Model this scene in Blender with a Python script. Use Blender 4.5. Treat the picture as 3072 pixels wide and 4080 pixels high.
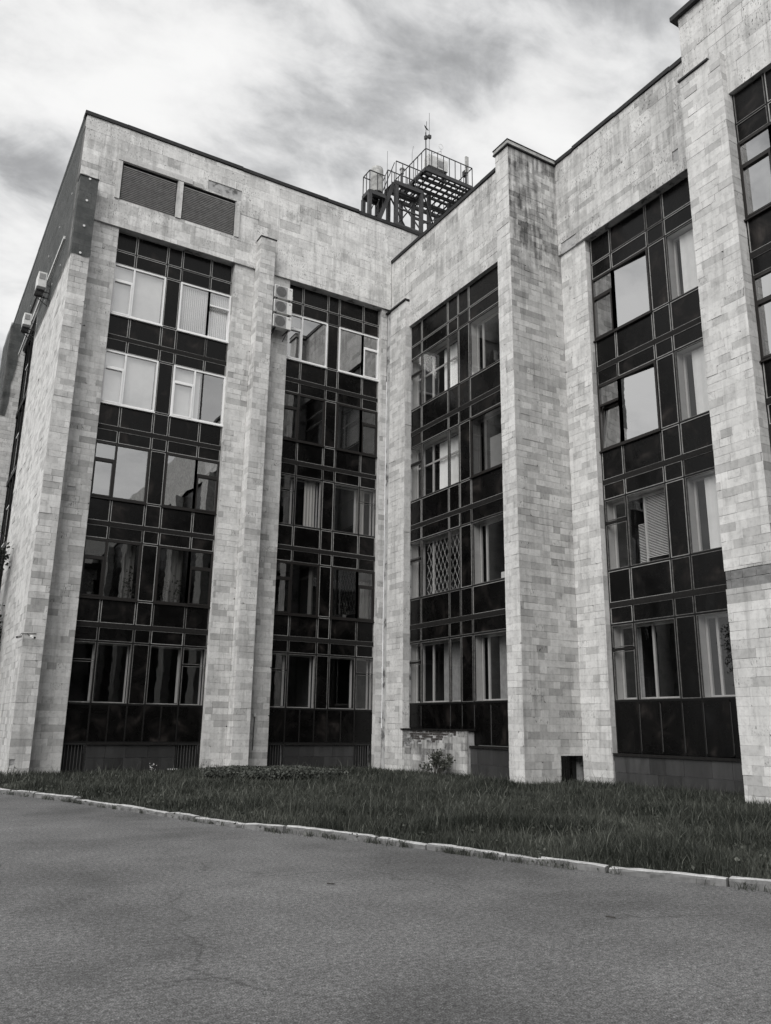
import bpy, math, random
import numpy as np
from mathutils import Vector, Matrix, noise as mnoise
R = math.radians
rng = random.Random(7)
nrng = np.random.default_rng(11)
sc = bpy.context.scene
for o in list(bpy.data.objects): bpy.data.objects.remove(o)
COL = sc.collection

# ------------------------------------------------------------------ camera
CAM_Z = 1.75
FPX, YAW, PITCH, ROLL = 3277.5, R(30.7475), R(14.6558), R(0.8222)
fw = Vector((math.sin(YAW)*math.cos(PITCH), math.cos(YAW)*math.cos(PITCH), math.sin(PITCH)))
r0 = Vector((math.cos(YAW), -math.sin(YAW), 0)); u0 = r0.cross(fw)
cr = math.cos(ROLL)*r0 + math.sin(ROLL)*u0; cu = -math.sin(ROLL)*r0 + math.cos(ROLL)*u0
cam = bpy.data.cameras.new('camera'); camo = bpy.data.objects.new('camera', cam); COL.objects.link(camo)
cam.sensor_fit = 'VERTICAL'; cam.sensor_height = 36.0; cam.lens = 36.0*FPX/4080.0
cam.clip_start = 0.1; cam.clip_end = 3000
m = Matrix((cr, cu, -fw)).transposed().to_4x4(); m.translation = (0, 0, CAM_Z); camo.matrix_world = m
sc.camera = camo
sc.render.resolution_x, sc.render.resolution_y = 771, 1024

# ------------------------------------------------------------------ world: overcast broken cloud over a pale sky
SUN_DIR = Vector((-0.62, -0.42, 0.66)).normalized()       # towards the sun
wd = bpy.data.worlds.new('World'); sc.world = wd; wd.use_nodes = True
nt = wd.node_tree; nt.nodes.clear()
def N(t, typ, **kw):
    n = t.nodes.new(typ)
    for k, v in kw.items(): setattr(n, k, v)
    return n
def L(t, a, b): t.links.new(a, b)
def ramp(t, fac, stops, interp='LINEAR'):
    n = N(t, 'ShaderNodeValToRGB'); n.color_ramp.interpolation = interp
    e = n.color_ramp.elements
    while len(e) > 1: e.remove(e[-1])
    e[0].position = stops[0][0]; c = stops[0][1]; e[0].color = (c, c, c, 1) if not hasattr(c, '__len__') else (*c, 1)
    for p, c in stops[1:]:
        k = e.new(p); k.color = (c, c, c, 1) if not hasattr(c, '__len__') else (*c, 1)
    if fac is not None: L(t, fac, n.inputs[0])
    return n
def math_n(t, op, a, b=None, clamp=False):
    n = N(t, 'ShaderNodeMath', operation=op); n.use_clamp = clamp
    for i, x in enumerate((a, b)):
        if x is None: continue
        if isinstance(x, (int, float)): n.inputs[i].default_value = x
        else: L(t, x, n.inputs[i])
    return n.outputs[0]
def mixc(t, fac, a, b, blend='MIX'):
    n = N(t, 'ShaderNodeMix', data_type='RGBA', blend_type=blend)
    for s, x in ((n.inputs[0], fac), (n.inputs[6], a), (n.inputs[7], b)):
        if isinstance(x, (int, float)): s.default_value = x if s == n.inputs[0] else (x, x, x, 1)
        elif hasattr(x, '__len__'): s.default_value = (*x, 1) if len(x) == 3 else x
        else: L(t, x, s)
    return n.outputs[2]
tc = N(nt, 'ShaderNodeTexCoord')
sep = N(nt, 'ShaderNodeSeparateXYZ'); L(nt, tc.outputs['Generated'], sep.inputs[0])
den = math_n(nt, 'ADD', math_n(nt, 'MAXIMUM', sep.outputs[2], 0.0), 0.22)
cmb = N(nt, 'ShaderNodeCombineXYZ')
L(nt, math_n(nt, 'DIVIDE', sep.outputs[0], den), cmb.inputs[0]); L(nt, math_n(nt, 'DIVIDE', sep.outputs[1], den), cmb.inputs[1])
mp = N(nt, 'ShaderNodeMapping'); mp.inputs['Rotation'].default_value = (0, 0, R(20)); mp.inputs['Scale'].default_value = (1.0, 1.35, 1); mp.inputs['Location'].default_value = (1.3, 6.1, 2.2)
L(nt, cmb.outputs[0], mp.inputs[0])
def wnoise(scale, detail, rough, dist=0.0):
    n_ = N(nt, 'ShaderNodeTexNoise'); n_.inputs['Scale'].default_value = scale; n_.inputs['Detail'].default_value = detail; n_.inputs['Roughness'].default_value = rough; n_.inputs['Distortion'].default_value = dist
    L(nt, mp.outputs[0], n_.inputs[0]); return n_
n1 = wnoise(2.3, 10, 0.56, 0.2); n2 = wnoise(7.5, 8, 0.6, 0.4); n3 = wnoise(3.4, 7, 0.6)
comb = math_n(nt, 'ADD', math_n(nt, 'MULTIPLY', n1.outputs[0], 0.74), math_n(nt, 'MULTIPLY', n2.outputs[0], 0.28))
# a long darker cloud street crossing the sky
BN = Vector((-0.62, 0.52, 0.15)).normalized()
def dirpx(x, y): return (fw*FPX + cr*(x-1536) - cu*(y-2040)).normalized()
BN = dirpx(2050, 20).cross(dirpx(1120, 590)).normalized()
dt = N(nt, 'ShaderNodeVectorMath', operation='DOT_PRODUCT'); L(nt, tc.outputs['Generated'], dt.inputs[0]); dt.inputs[1].default_value = BN
bd = math_n(nt, 'ADD', dt.outputs['Value'], math_n(nt, 'MULTIPLY', math_n(nt, 'SUBTRACT', n3.outputs[0], 0.5), 0.26))
bmask = ramp(nt, math_n(nt, 'ABSOLUTE', bd), [(0.0, 1.0), (0.025, 0.8), (0.07, 0.0)], 'EASE')
bz_ = N(nt, 'ShaderNodeMapRange'); bz_.interpolation_type = 'SMOOTHSTEP'; bz_.inputs['From Min'].default_value = 0.53; bz_.inputs['From Max'].default_value = 0.63; L(nt, sep.outputs[2], bz_.inputs[0])
comb = math_n(nt, 'SUBTRACT', comb, math_n(nt, 'MULTIPLY', math_n(nt, 'MULTIPLY', bmask.outputs[0], bz_.outputs[0]), 0.035))
hz_ = N(nt, 'ShaderNodeMapRange'); hz_.inputs['From Min'].default_value = 0.62; hz_.inputs['From Max'].default_value = 0.15; hz_.inputs['To Max'].default_value = 0.07; L(nt, sep.outputs[2], hz_.inputs[0])
comb = math_n(nt, 'ADD', comb, hz_.outputs[0])
cl = ramp(nt, comb, [(0.31, (0.15, 0.152, 0.156)), (0.395, (0.21, 0.213, 0.218)), (0.445, (0.295, 0.298, 0.303)), (0.495, (0.405, 0.407, 0.41)), (0.55, (0.47, 0.47, 0.47)), (0.63, (0.52, 0.52, 0.518))], 'B_SPLINE')
sky = N(nt, 'ShaderNodeTexSky', sky_type='NISHITA'); sky.sun_disc = False
sky.sun_elevation = math.asin(SUN_DIR.z); sky.sun_rotation = math.atan2(SUN_DIR.x, SUN_DIR.y)
bw = N(nt, 'ShaderNodeRGBToBW'); L(nt, sky.outputs[0], bw.inputs[0])
skyg = math_n(nt, 'MULTIPLY', bw.outputs[0], 0.06)
tot = mixc(nt, 0.93, skyg, cl.outputs[0])
bg = N(nt, 'ShaderNodeBackground'); L(nt, tot, bg.inputs[0]); bg.inputs[1].default_value = 1.0
wo = N(nt, 'ShaderNodeOutputWorld'); L(nt, bg.outputs[0], wo.inputs[0])

sun = bpy.data.lights.new('sun', 'SUN'); sun.energy = 1.25; sun.angle = R(50); sun.color = (1.0, 0.985, 0.96)
so = bpy.data.objects.new('sun', sun); COL.objects.link(so); so.rotation_euler = (-SUN_DIR).to_track_quat('-Z', 'Y').to_euler()
vs = sc.view_settings; vs.view_transform = 'Standard'; vs.look = 'None'; vs.gamma = 1; vs.exposure = 0.97; vs.use_curve_mapping = False

# ------------------------------------------------------------------ materials
MAT = {}
def newmat(name):
    mt = bpy.data.materials.new(name); mt.use_nodes = True; t = mt.node_tree
    b = t.nodes['Principled BSDF']; MAT[name] = mt
    return mt, t, b
def pos(t): return N(t, 'ShaderNodeNewGeometry').outputs['Position']
def noise(t, vec, scale, detail=4, rough=0.5, dist=0.0):
    n = N(t, 'ShaderNodeTexNoise'); n.inputs['Scale'].default_value = scale; n.inputs['Detail'].default_value = detail
    n.inputs['Roughness'].default_value = rough; n.inputs['Distortion'].default_value = dist; L(t, vec, n.inputs[0]); return n.outputs[0]
def scaled(t, vec, s):
    mpn = N(t, 'ShaderNodeMapping'); mpn.inputs['Scale'].default_value = s; L(t, vec, mpn.inputs[0]); return mpn.outputs[0]
def bump(t, h, strength, dist, b):
    n = N(t, 'ShaderNodeBump'); n.inputs['Strength'].default_value = strength; n.inputs['Distance'].default_value = dist
    L(t, h, n.inputs['Height']); L(t, n.outputs[0], b.inputs['Normal'])
def simple(name, col, rough=0.7, metal=0.0, var=0.0, vscale=6.0, spec=0.5, bmp=0.0):
    mt, t, b = newmat(name)
    col = (col, col, col) if not hasattr(col, '__len__') else col
    b.inputs['Roughness'].default_value = rough; b.inputs['Metallic'].default_value = metal; b.inputs['Specular IOR Level'].default_value = spec
    if var > 0:
        p = pos(t); n = noise(t, p, vscale, 5, 0.6)
        rm = ramp(t, n, [(0.3, tuple(c*(1-var) for c in col)), (0.7, tuple(min(1, c*(1+var)) for c in col))])
        L(t, rm.outputs[0], b.inputs['Base Color'])
        if bmp: bump(t, n, bmp, 0.01, b)
    else: b.inputs['Base Color'].default_value = (*col, 1)
    return mt
# cladding stone: per-slab tone (face attribute) x mottling, pits and run marks
mt, t, b = newmat('stone')
at = N(t, 'ShaderNodeAttribute', attribute_name='tone'); pt = N(t, 'ShaderNodeAttribute', attribute_name='pit')
p = pos(t)
nA = noise(t, p, 1.7, 5, 0.6); nB = noise(t, p, 9.0, 6, 0.65, 0.6); nC = noise(t, scaled(t, p, (26, 26, 9)), 1.0, 4, 0.6)
st = noise(t, scaled(t, p, (5, 5, 0.35)), 1.0, 4, 0.6)
mA = ramp(t, nA, [(0.25, 0.80), (0.5, 0.98), (0.75, 1.07)]); mB = ramp(t, nB, [(0.28, 0.76), (0.48, 1.0), (0.75, 1.10)]); mS = ramp(t, st, [(0.28, 0.74), (0.45, 0.97), (0.6, 1.03)])
nD = noise(t, scaled(t, p, (6, 6, 15)), 1.0, 7, 0.7, 0.4); spall = ramp(t, nD, [(0.33, 0.30), (0.385, 1.0)])
pit_m0 = ramp(t, nC, [(0.35, 0.22), (0.42, 1.0)]); pm_ = mixc(t, 1.0, pit_m0.outputs[0], spall.outputs[0], 'MULTIPLY')
class _O: pass
pit_m = _O(); pit_m.outputs = [pm_]; pitf = math_n(t, 'MULTIPLY', pt.outputs['Fac'], 1.0)
c = mixc(t, 1.0, mA.outputs[0], mB.outputs[0], 'MULTIPLY'); c = mixc(t, 1.0, c, mS.outputs[0], 'MULTIPLY')
c = mixc(t, pitf, c, mixc(t, 1.0, c, pit_m.outputs[0], 'MULTIPLY'))
tcol = N(t, 'ShaderNodeCombineColor'); L(t, at.outputs['Fac'], tcol.inputs[0]); L(t, math_n(t, 'MULTIPLY', at.outputs['Fac'], 0.995), tcol.inputs[1]); L(t, math_n(t, 'MULTIPLY', at.outputs['Fac'], 0.982), tcol.inputs[2])
c = mixc(t, 1.0, c, tcol.outputs[0], 'MULTIPLY')
sa = N(t, 'ShaderNodeAttribute', attribute_name='stain')
sm_ = math_n(t, 'ADD', math_n(t, 'MULTIPLY', noise(t, p, 1.15, 7, 0.66, 0.3), 0.6), math_n(t, 'MULTIPLY', noise(t, scaled(t, p, (7, 7, 0.55)), 1.0, 5, 0.6), 0.4))
smk = ramp(t, sm_, [(0.44, 0.0), (0.50, 0.45), (0.58, 1.0)]); sf_ = math_n(t, 'MULTIPLY', math_n(t, 'MULTIPLY', smk.outputs[0], sa.outputs['Fac']), 0.74)
c = mixc(t, sf_, c, mixc(t, 1.0, c, (0.12, 0.12, 0.12), 'MULTIPLY'))
L(t, c, b.inputs['Base Color']); b.inputs['Roughness'].default_value = 0.8; b.inputs['Specular IOR Level'].default_value = 0.3
hh = math_n(t, 'ADD', math_n(t, 'MULTIPLY', nB, 0.6), math_n(t, 'MULTIPLY', pit_m.outputs[0], 0.8)); bump(t, hh, 0.35, 0.008, b)
mt, t, b = newmat('mortar'); p = pos(t)
rm = ramp(t, noise(t, p, 2.3, 5, 0.65), [(0.37, 0.12), (0.46, 0.38), (0.62, 0.50)]); L(t, rm.outputs[0], b.inputs['Base Color']); b.inputs['Roughness'].default_value = 0.95
simple('concrete', 0.20, 0.9, var=0.35, vscale=5, bmp=0.8)
# granite plinth
mt, t, b = newmat('granite'); p = pos(t)
at = N(t, 'ShaderNodeAttribute', attribute_name='tone')
n1_ = noise(t, p, 60, 3, 0.7); n2_ = noise(t, scaled(t, p, (3.5, 3.5, 0.7)), 1.0, 5, 0.65)
a1 = ramp(t, n1_, [(0.3, 0.8), (0.7, 1.2)]); a2 = ramp(t, n2_, [(0.3, 0.55), (0.52, 1.0), (0.75, 1.25)])
c = mixc(t, 1.0, a1.outputs[0], a2.outputs[0], 'MULTIPLY'); c = mixc(t, 1.0, c, at.outputs['Color'], 'MULTIPLY')
c = mixc(t, 1.0, c, (0.42, 0.42, 0.425), 'MULTIPLY'); L(t, c, b.inputs['Base Color']); b.inputs['Roughness'].default_value = 0.6; bump(t, n1_, 0.2, 0.004, b)
# enamelled dark panels
mt, t, b = newmat('panel'); p = pos(t)
n1_ = noise(t, p, 1.3, 4, 0.6, 0.5); n2_ = noise(t, scaled(t, p, (7, 7, 0.8)), 1.0, 4, 0.6)
rm = ramp(t, n1_, [(0.35, (0.0014, 0.0013, 0.0013)), (0.55, (0.0032, 0.0029, 0.0028)), (0.63, (0.0115, 0.0098, 0.0092)), (0.76, (0.036, 0.031, 0.0285))])
r2_ = ramp(t, n2_, [(0.35, 0.65), (0.55, 1.0), (0.72, 1.6)])
L(t, mixc(t, 1.0, rm.outputs[0], r2_.outputs[0], 'MULTIPLY'), b.inputs['Base Color'])
rr = ramp(t, n1_, [(0.3, 0.14), (0.7, 0.42)]); L(t, rr.outputs[0], b.inputs['Roughness']); b.inputs['Specular IOR Level'].default_value = 0.22
simple('darkframe', (0.004, 0.0038, 0.0038), 0.55, var=0.4, vscale=20, spec=0.3)
simple('rustframe', (0.010, 0.0092, 0.0088), 0.75, var=0.6, vscale=15, spec=0.3)
simple('silver', (0.36, 0.357, 0.35), 0.45, 0.2, var=0.25, vscale=9)
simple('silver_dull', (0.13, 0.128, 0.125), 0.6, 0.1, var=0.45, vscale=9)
simple('upvc', (0.90, 0.90, 0.90), 0.35, var=0.04, vscale=3)
simple('brownframe', (0.016, 0.014, 0.013), 0.4, spec=0.4)
simple('innerwhite', (0.44, 0.436, 0.43), 0.6, var=0.08, vscale=4)
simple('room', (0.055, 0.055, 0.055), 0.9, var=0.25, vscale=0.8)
simple('blind', (0.82, 0.82, 0.81), 0.8, var=0.05, vscale=4)
mt, t, b = newmat('curtain'); b.inputs['Base Color'].default_value = (0.6, 0.59, 0.57, 1); b.inputs['Roughness'].default_value = 0.9
tr = N(t, 'ShaderNodeBsdfTranslucent'); tr.inputs[0].default_value = (0.6, 0.6, 0.58, 1); mx = N(t, 'ShaderNodeMixShader'); mx.inputs[0].default_value = 0.3
L(t, b.outputs[0], mx.inputs[1]); L(t, tr.outputs[0], mx.inputs[2]); L(t, mx.outputs[0], t.nodes['Material Output'].inputs[0])
def glass(name, base, gain, rough=0.0, tint=0.82):
    mt = bpy.data.materials.new(name); mt.use_nodes = True; t = mt.node_tree; t.nodes.clear(); MAT[name] = mt
    lw = N(t, 'ShaderNodeLayerWeight'); lw.inputs[0].default_value = 0.5       # Schlick curve, same from both sides of the pane
    f_ = math_n(t, 'ADD', math_n(t, 'MULTIPLY', math_n(t, 'POWER', lw.outputs['Facing'], 5.0), 0.95), 0.045)
    fac = math_n(t, 'ADD', math_n(t, 'MULTIPLY', f_, gain), base, True)
    tr = N(t, 'ShaderNodeBsdfTransparent'); tr.inputs[0].default_value = (tint, tint, tint, 1)
    gl = N(t, 'ShaderNodeBsdfGlossy'); gl.inputs[0].default_value = (0.95, 0.95, 0.95, 1); gl.inputs['Roughness'].default_value = rough
    pn = pos(t); bm = N(t, 'ShaderNodeBump'); bm.inputs['Strength'].default_value = 0.06; bm.inputs['Distance'].default_value = 0.02
    L(t, noise(t, pn, 1.6, 2, 0.4), bm.inputs['Height']); L(t, bm.outputs[0], gl.inputs['Normal'])
    mx = N(t, 'ShaderNodeMixShader'); L(t, fac, mx.inputs[0]); L(t, tr.outputs[0], mx.inputs[1]); L(t, gl.outputs[0], mx.inputs[2])
    out = N(t, 'ShaderNodeOutputMaterial'); L(t, mx.outputs[0], out.inputs[0])
glass('glass_plain', 0.0, 1.5, tint=0.93); glass('glass_white', 0.24, 1.8, tint=0.95); glass('glass_coated', 0.30, 2.0, tint=0.45); glass('glass_mirror', 0.46, 1.5, tint=0.4); glass('glass_dark', 0.06, 1.6, tint=0.5)
simple('flashing', (0.022, 0.022, 0.023), 0.6, 0.3, var=0.5, vscale=6)
simple('capstone', (0.42, 0.42, 0.41), 0.85, var=0.35, vscale=5)
simple('steel', (0.045, 0.045, 0.047), 0.6, 0.0, var=0.3, vscale=4)
simple('whitemetal', (0.72, 0.72, 0.71), 0.4, var=0.1, vscale=5)
simple('greyplastic', (0.30, 0.30, 0.30), 0.5, var=0.2, vscale=5)
simple('grille', (0.09, 0.09, 0.09), 0.6)
simple('slat', (0.34, 0.335, 0.33), 0.6, 0.2, var=0.25, vscale=5)
simple('blackpaint', (0.01, 0.01, 0.01), 0.6)
simple('whitepaint', (0.7, 0.7, 0.7), 0.7)
simple('brick', (0.062, 0.056, 0.054), 0.95, var=0.6, vscale=12, bmp=0.8)
mt, t, b = newmat('net'); b.inputs['Base Color'].default_value = (0.05, 0.055, 0.055, 1); b.inputs['Roughness'].default_value = 0.9
trn = N(t, 'ShaderNodeBsdfTransparent'); mx = N(t, 'ShaderNodeMixShader'); p = pos(t)
rmn = ramp(t, noise(t, p, 1.6, 4, 0.6), [(0.3, 0.60), (0.7, 0.82)]); L(t, rmn.outputs[0], mx.inputs[0])
L(t, trn.outputs[0], mx.inputs[1]); L(t, b.outputs[0], mx.inputs[2]); L(t, mx.outputs[0], t.nodes['Material Output'].inputs[0])
# asphalt
mt, t, b = newmat('asphalt'); p = pos(t)
g1 = noise(t, p, 78, 3, 0.7); g2 = noise(t, p, 21, 3, 0.7); big = noise(t, p, 0.35, 5, 0.6); mid = noise(t, p, 2.2, 5, 0.6)
vo = N(t, 'ShaderNodeTexVoronoi'); vo.inputs['Scale'].default_value = 70; L(t, p, vo.inputs[0])
chip = ramp(t, vo.outputs['Color'], [(0.55, 0.0), (0.8, 1.0)])
s1 = ramp(t, g1, [(0.38, 0.42), (0.47, 0.88), (0.53, 1.0), (0.62, 1.9)]); s2 = ramp(t, g2, [(0.34, 0.62), (0.5, 1.0), (0.66, 1.5)]); s3 = ramp(t, big, [(0.34, 0.66), (0.5, 0.97), (0.66, 1.18)]); s4 = ramp(t, mid, [(0.25, 0.86), (0.7, 1.08)])
c = mixc(t, 1.0, s1.outputs[0], s2.outputs[0], 'MULTIPLY'); c = mixc(t, 1.0, c, s3.outputs[0], 'MULTIPLY'); c = mixc(t, 1.0, c, s4.outputs[0], 'MULTIPLY')
# hair cracks
vc = N(t, 'ShaderNodeTexVoronoi', feature='DISTANCE_TO_EDGE'); vc.inputs['Scale'].default_value = 0.27
dvec = N(t, 'ShaderNodeVectorMath', operation='ADD'); nz = N(t, 'ShaderNodeTexNoise'); nz.inputs['Scale'].default_value = 1.4; nz.inputs['Detail'].default_value = 5; L(t, p, nz.inputs[0])
sc_ = N(t, 'ShaderNodeVectorMath', operation='SCALE'); sc_.inputs['Scale'].default_value = 0.8; L(t, nz.outputs['Color'], sc_.inputs[0]); L(t, p, dvec.inputs[0]); L(t, sc_.outputs[0], dvec.inputs[1]); L(t, dvec.outputs[0], vc.inputs[0])
ck = ramp(t, vc.outputs['Distance'], [(0.0012, 0.40), (0.0045, 0.86), (0.016, 1.0)]); ckm = ramp(t, noise(t, p, 0.5, 2), [(0.42, 0.0), (0.56, 0.65)])
ckc = mixc(t, ckm.outputs[0], 1.0, ck.outputs[0]); c = mixc(t, 1.0, c, ckc, 'MULTIPLY')
c = mixc(t, 1.0, c, (0.144, 0.144, 0.145), 'MULTIPLY')
L(t, c, b.inputs['Base Color']); b.inputs['Roughness'].default_value = 0.85; b.inputs['Specular IOR Level'].default_value = 0.25
bump(t, g1, 0.25, 0.004, b)
simple('soil', (0.020, 0.021, 0.018), 0.95, var=0.5, vscale=4, bmp=0.5)
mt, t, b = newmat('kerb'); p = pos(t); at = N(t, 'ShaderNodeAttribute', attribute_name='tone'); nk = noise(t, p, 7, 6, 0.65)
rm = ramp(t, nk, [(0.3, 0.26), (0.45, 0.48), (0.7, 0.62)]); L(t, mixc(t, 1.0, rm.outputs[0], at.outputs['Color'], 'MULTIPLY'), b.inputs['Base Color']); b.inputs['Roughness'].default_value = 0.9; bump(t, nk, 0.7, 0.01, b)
def leafmat(name, lo, hi, tr=0.25):
    mt, t, b = newmat(name)
    at = N(t, 'ShaderNodeAttribute', attribute_name='tone')
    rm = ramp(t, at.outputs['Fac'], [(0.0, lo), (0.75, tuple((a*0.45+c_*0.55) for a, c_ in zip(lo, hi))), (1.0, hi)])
    L(t, rm.outputs[0], b.inputs['Base Color']); b.inputs['Roughness'].default_value = 0.55; b.inputs['Specular IOR Level'].default_value = 0.3
    tl = N(t, 'ShaderNodeBsdfTranslucent'); L(t, rm.outputs[0], tl.inputs[0]); mx = N(t, 'ShaderNodeMixShader'); mx.inputs[0].default_value = tr
    L(t, b.outputs[0], mx.inputs[1]); L(t, tl.outputs[0], mx.inputs[2]); L(t, mx.outputs[0], t.nodes['Material Output'].inputs[0])
leafmat('grass', (0.022, 0.026, 0.021), (0.20, 0.208, 0.182)); leafmat('leaf', (0.045, 0.050, 0.044), (0.19, 0.198, 0.178)); leafmat('treeleaf', (0.016, 0.019, 0.015), (0.075, 0.08, 0.068))
leafmat('shrubleaf', (0.05, 0.055, 0.045), (0.22, 0.225, 0.20))
simple('bark', (0.05, 0.047, 0.043), 0.9, var=0.4, vscale=9, bmp=0.8)

# ------------------------------------------------------------------ mesh helpers
class MB:
    def __init__(s): s.v = []; s.f = []; s.tone = []; s.pit = []; s.stain = []
    def quad(s, pts, tone=1.0, pit=0.0):
        i = len(s.v); s.v += [tuple(p) for p in pts]; s.f.append(tuple(range(i, i+len(pts)))); s.tone.append(tone); s.pit.append(pit)
    def box(s, x0, x1, y0, y1, z0, z1, tone=1.0, pit=0.0, M=None):
        if x0 > x1: x0, x1 = x1, x0
        if y0 > y1: y0, y1 = y1, y0
        if z0 > z1: z0, z1 = z1, z0
        i = len(s.v)
        vs_ = [(x0,y0,z0),(x1,y0,z0),(x1,y1,z0),(x0,y1,z0),(x0,y0,z1),(x1,y0,z1),(x1,y1,z1),(x0,y1,z1)]
        if M is not None: vs_ = [tuple(M @ Vector(q)) for q in vs_]
        s.v += vs_
        for f in ((0,3,2,1),(4,5,6,7),(0,1,5,4),(1,2,6,5),(2,3,7,6),(3,0,4,7)):
            s.f.append(tuple(i+k for k in f)); s.tone.append(tone); s.pit.append(pit)
    def bar(s, a, b_, w, h=None, n=4, tone=1.0):
        a = Vector(a); b_ = Vector(b_); h = h or w; d = (b_-a).normalized()
        up = Vector((0,0,1)) if abs(d.z) < 0.95 else Vector((0,1,0))
        x = d.cross(up).normalized(); y = x.cross(d).normalized(); i = len(s.v)
        if n == 4: offs = [(-w/2,-h/2),(w/2,-h/2),(w/2,h/2),(-w/2,h/2)]
        else: offs = [(w/2*math.cos(2*math.pi*k/n), h/2*math.sin(2*math.pi*k/n)) for k in range(n)]
        for c_ in (a, b_):
            for ox, oy in offs: s.v.append(tuple(c_ + x*ox + y*oy))
        for k in range(n):
            k2 = (k+1) % n; s.f.append((i+k, i+k2, i+n+k2, i+n+k)); s.tone.append(tone); s.pit.append(0)
        s.f.append(tuple(i+k for k in reversed(range(n)))); s.f.append(tuple(i+n+k for k in range(n))); s.tone += [tone]*2; s.pit += [0]*2
    def lathe(s, c, prof, n=20, axis='z'):
        i = len(s.v); c = Vector(c)
        for r_, h in prof:
            for k in range(n):
                a = 2*math.pi*k/n; q = (r_*math.cos(a), r_*math.sin(a), h)
                if axis == 'y': q = (q[0], q[2], q[1])
                if axis == 'x': q = (q[2], q[0], q[1])
                s.v.append(tuple(c + Vector(q)))
        for j in range(len(prof)-1):
            for k in range(n):
                k2 = (k+1) % n; s.f.append((i+j*n+k, i+j*n+k2, i+(j+1)*n+k2, i+(j+1)*n+k)); s.tone.append(1); s.pit.append(0)
        s.f.append(tuple(i+k for k in reversed(range(n)))); s.f.append(tuple(i+(len(prof)-1)*n+k for k in range(n))); s.tone += [1, 1]; s.pit += [0, 0]
    def build(s, name, mat, parent=None, smooth=False):
        me = bpy.data.meshes.new(name); me.from_pydata(s.v, [], s.f)
        a = me.attributes.new('tone', 'FLOAT', 'FACE'); a.data.foreach_set('value', np.array(s.tone, 'f'))
        if any(s.pit):
            a = me.attributes.new('pit', 'FLOAT', 'FACE'); a.data.foreach_set('value', np.array(s.pit, 'f'))
        if s.stain and len(s.stain) == len(s.f):
            a = me.attributes.new('stain', 'FLOAT', 'FACE'); a.data.foreach_set('value', np.array(s.stain, 'f'))
        me.materials.append(MAT[mat] if isinstance(mat, str) else mat)
        if smooth: me.polygons.foreach_set('use_smooth', [True]*len(s.f))
        return link(name, me, parent)
def link(name, me, parent=None):
    o = bpy.data.objects.new(name, me); COL.objects.link(o)
    if parent is not None: setparent(o, parent)
    return o
def wloc(o):
    w = Vector(o.location)
    while o.parent: o = o.parent; w = w*0
    return w
ROOTLOC = {}
def setparent(o, par):
    o.parent = par
    root = par
    while root.parent: root = root.parent
    if par is root: o.matrix_parent_inverse = Matrix.Translation(-Vector(root.location))
def thing(name, label, cat, loc=(0,0,0), group=None):
    o = bpy.data.objects.new(name, None); o.empty_display_size = 0.2; COL.objects.link(o); o.location = loc
    o['label'] = label; o['category'] = cat
    if group: o['group'] = group
    return o
def tag(o, label, cat, group=None, kind=None):
    if label: o['label'] = label
    if cat: o['category'] = cat
    if group: o['group'] = group
    if kind: o['kind'] = kind
    return o
def struct(o): o['kind'] = 'structure'; return o
# a facade face: 'v' looks towards -Y at y=plane (runs along X), 'u' looks towards -X at x=plane (runs along Y)
def P(face, plane, a, z, off=0.0): return (a, plane-off, z) if face == 'v' else (plane-off, a, z)
def fbox(mb, face, plane, a0, a1, z0, z1, o0, o1, tone=1.0, pit=0.0):
    p0 = P(face, plane, a0, z0, o0); p1 = P(face, plane, a1, z1, o1)
    mb.box(p0[0], p1[0], p0[1], p1[1], p0[2], p1[2], tone, pit)
def fquad(mb, face, plane, a0, a1, z0, z1, off=0.0, tone=1.0):
    if a0 > a1: a0, a1 = a1, a0
    q = [P(face, plane, a0, z0, off), P(face, plane, a1, z0, off), P(face, plane, a1, z1, off), P(face, plane, a0, z1, off)]
    if face == 'u': q.reverse()
    mb.quad(q, tone)
def ring(mb, face, plane, a0, a1, z0, z1, w, o0, o1):
    if a0 > a1: a0, a1 = a1, a0
    fbox(mb, face, plane, a0, a0+w, z0, z1, o0, o1); fbox(mb, face, plane, a1-w, a1, z0, z1, o0, o1)
    fbox(mb, face, plane, a0+w, a1-w, z0, z0+w, o0, o1-0.001); fbox(mb, face, plane, a0+w, a1-w, z1-w, z1, o0, o1-0.001)
def project(p):
    q = Vector(p) - Vector((0,0,CAM_Z)); z = q.dot(fw)
    if z < 0.1: return None
    return (1536 + FPX*q.dot(cr)/z, 2040 - FPX*q.dot(cu)/z)

# ------------------------------------------------------------------ cladding generator
SLABS = {'A': [], 'B': []}
def subtract(rect, hole):
    a0, a1, z0, z1 = rect; h0, h1, k0, k1 = hole
    if h1 <= a0 or h0 >= a1 or k1 <= z0 or k0 >= z1: return [rect]
    out = []
    if h0 > a0: out.append((a0, h0, z0, z1))
    if h1 < a1: out.append((h1, a1, z0, z1))
    m0, m1 = max(a0, h0), min(a1, h1)
    if k0 > z0: out.append((m0, m1, z0, k0))
    if k1 < z1: out.append((m0, m1, k1, z1))
    return [r_ for r_ in out if r_[1]-r_[0] > 0.03 and r_[3]-r_[2] > 0.03]
def slab_tone(kind):
    x = rng.random()
    if kind == 'fascia': return rng.uniform(0.57, 0.68) if x < 0.78 else rng.uniform(0.47, 0.57)
    if kind == 'pale': return rng.uniform(0.59, 0.71) if x < 0.78 else rng.uniform(0.46, 0.59)
    return rng.uniform(0.55, 0.69) if x < 0.70 else (rng.uniform(0.46, 0.55) if x < 0.92 else rng.uniform(0.37, 0.46))
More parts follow.
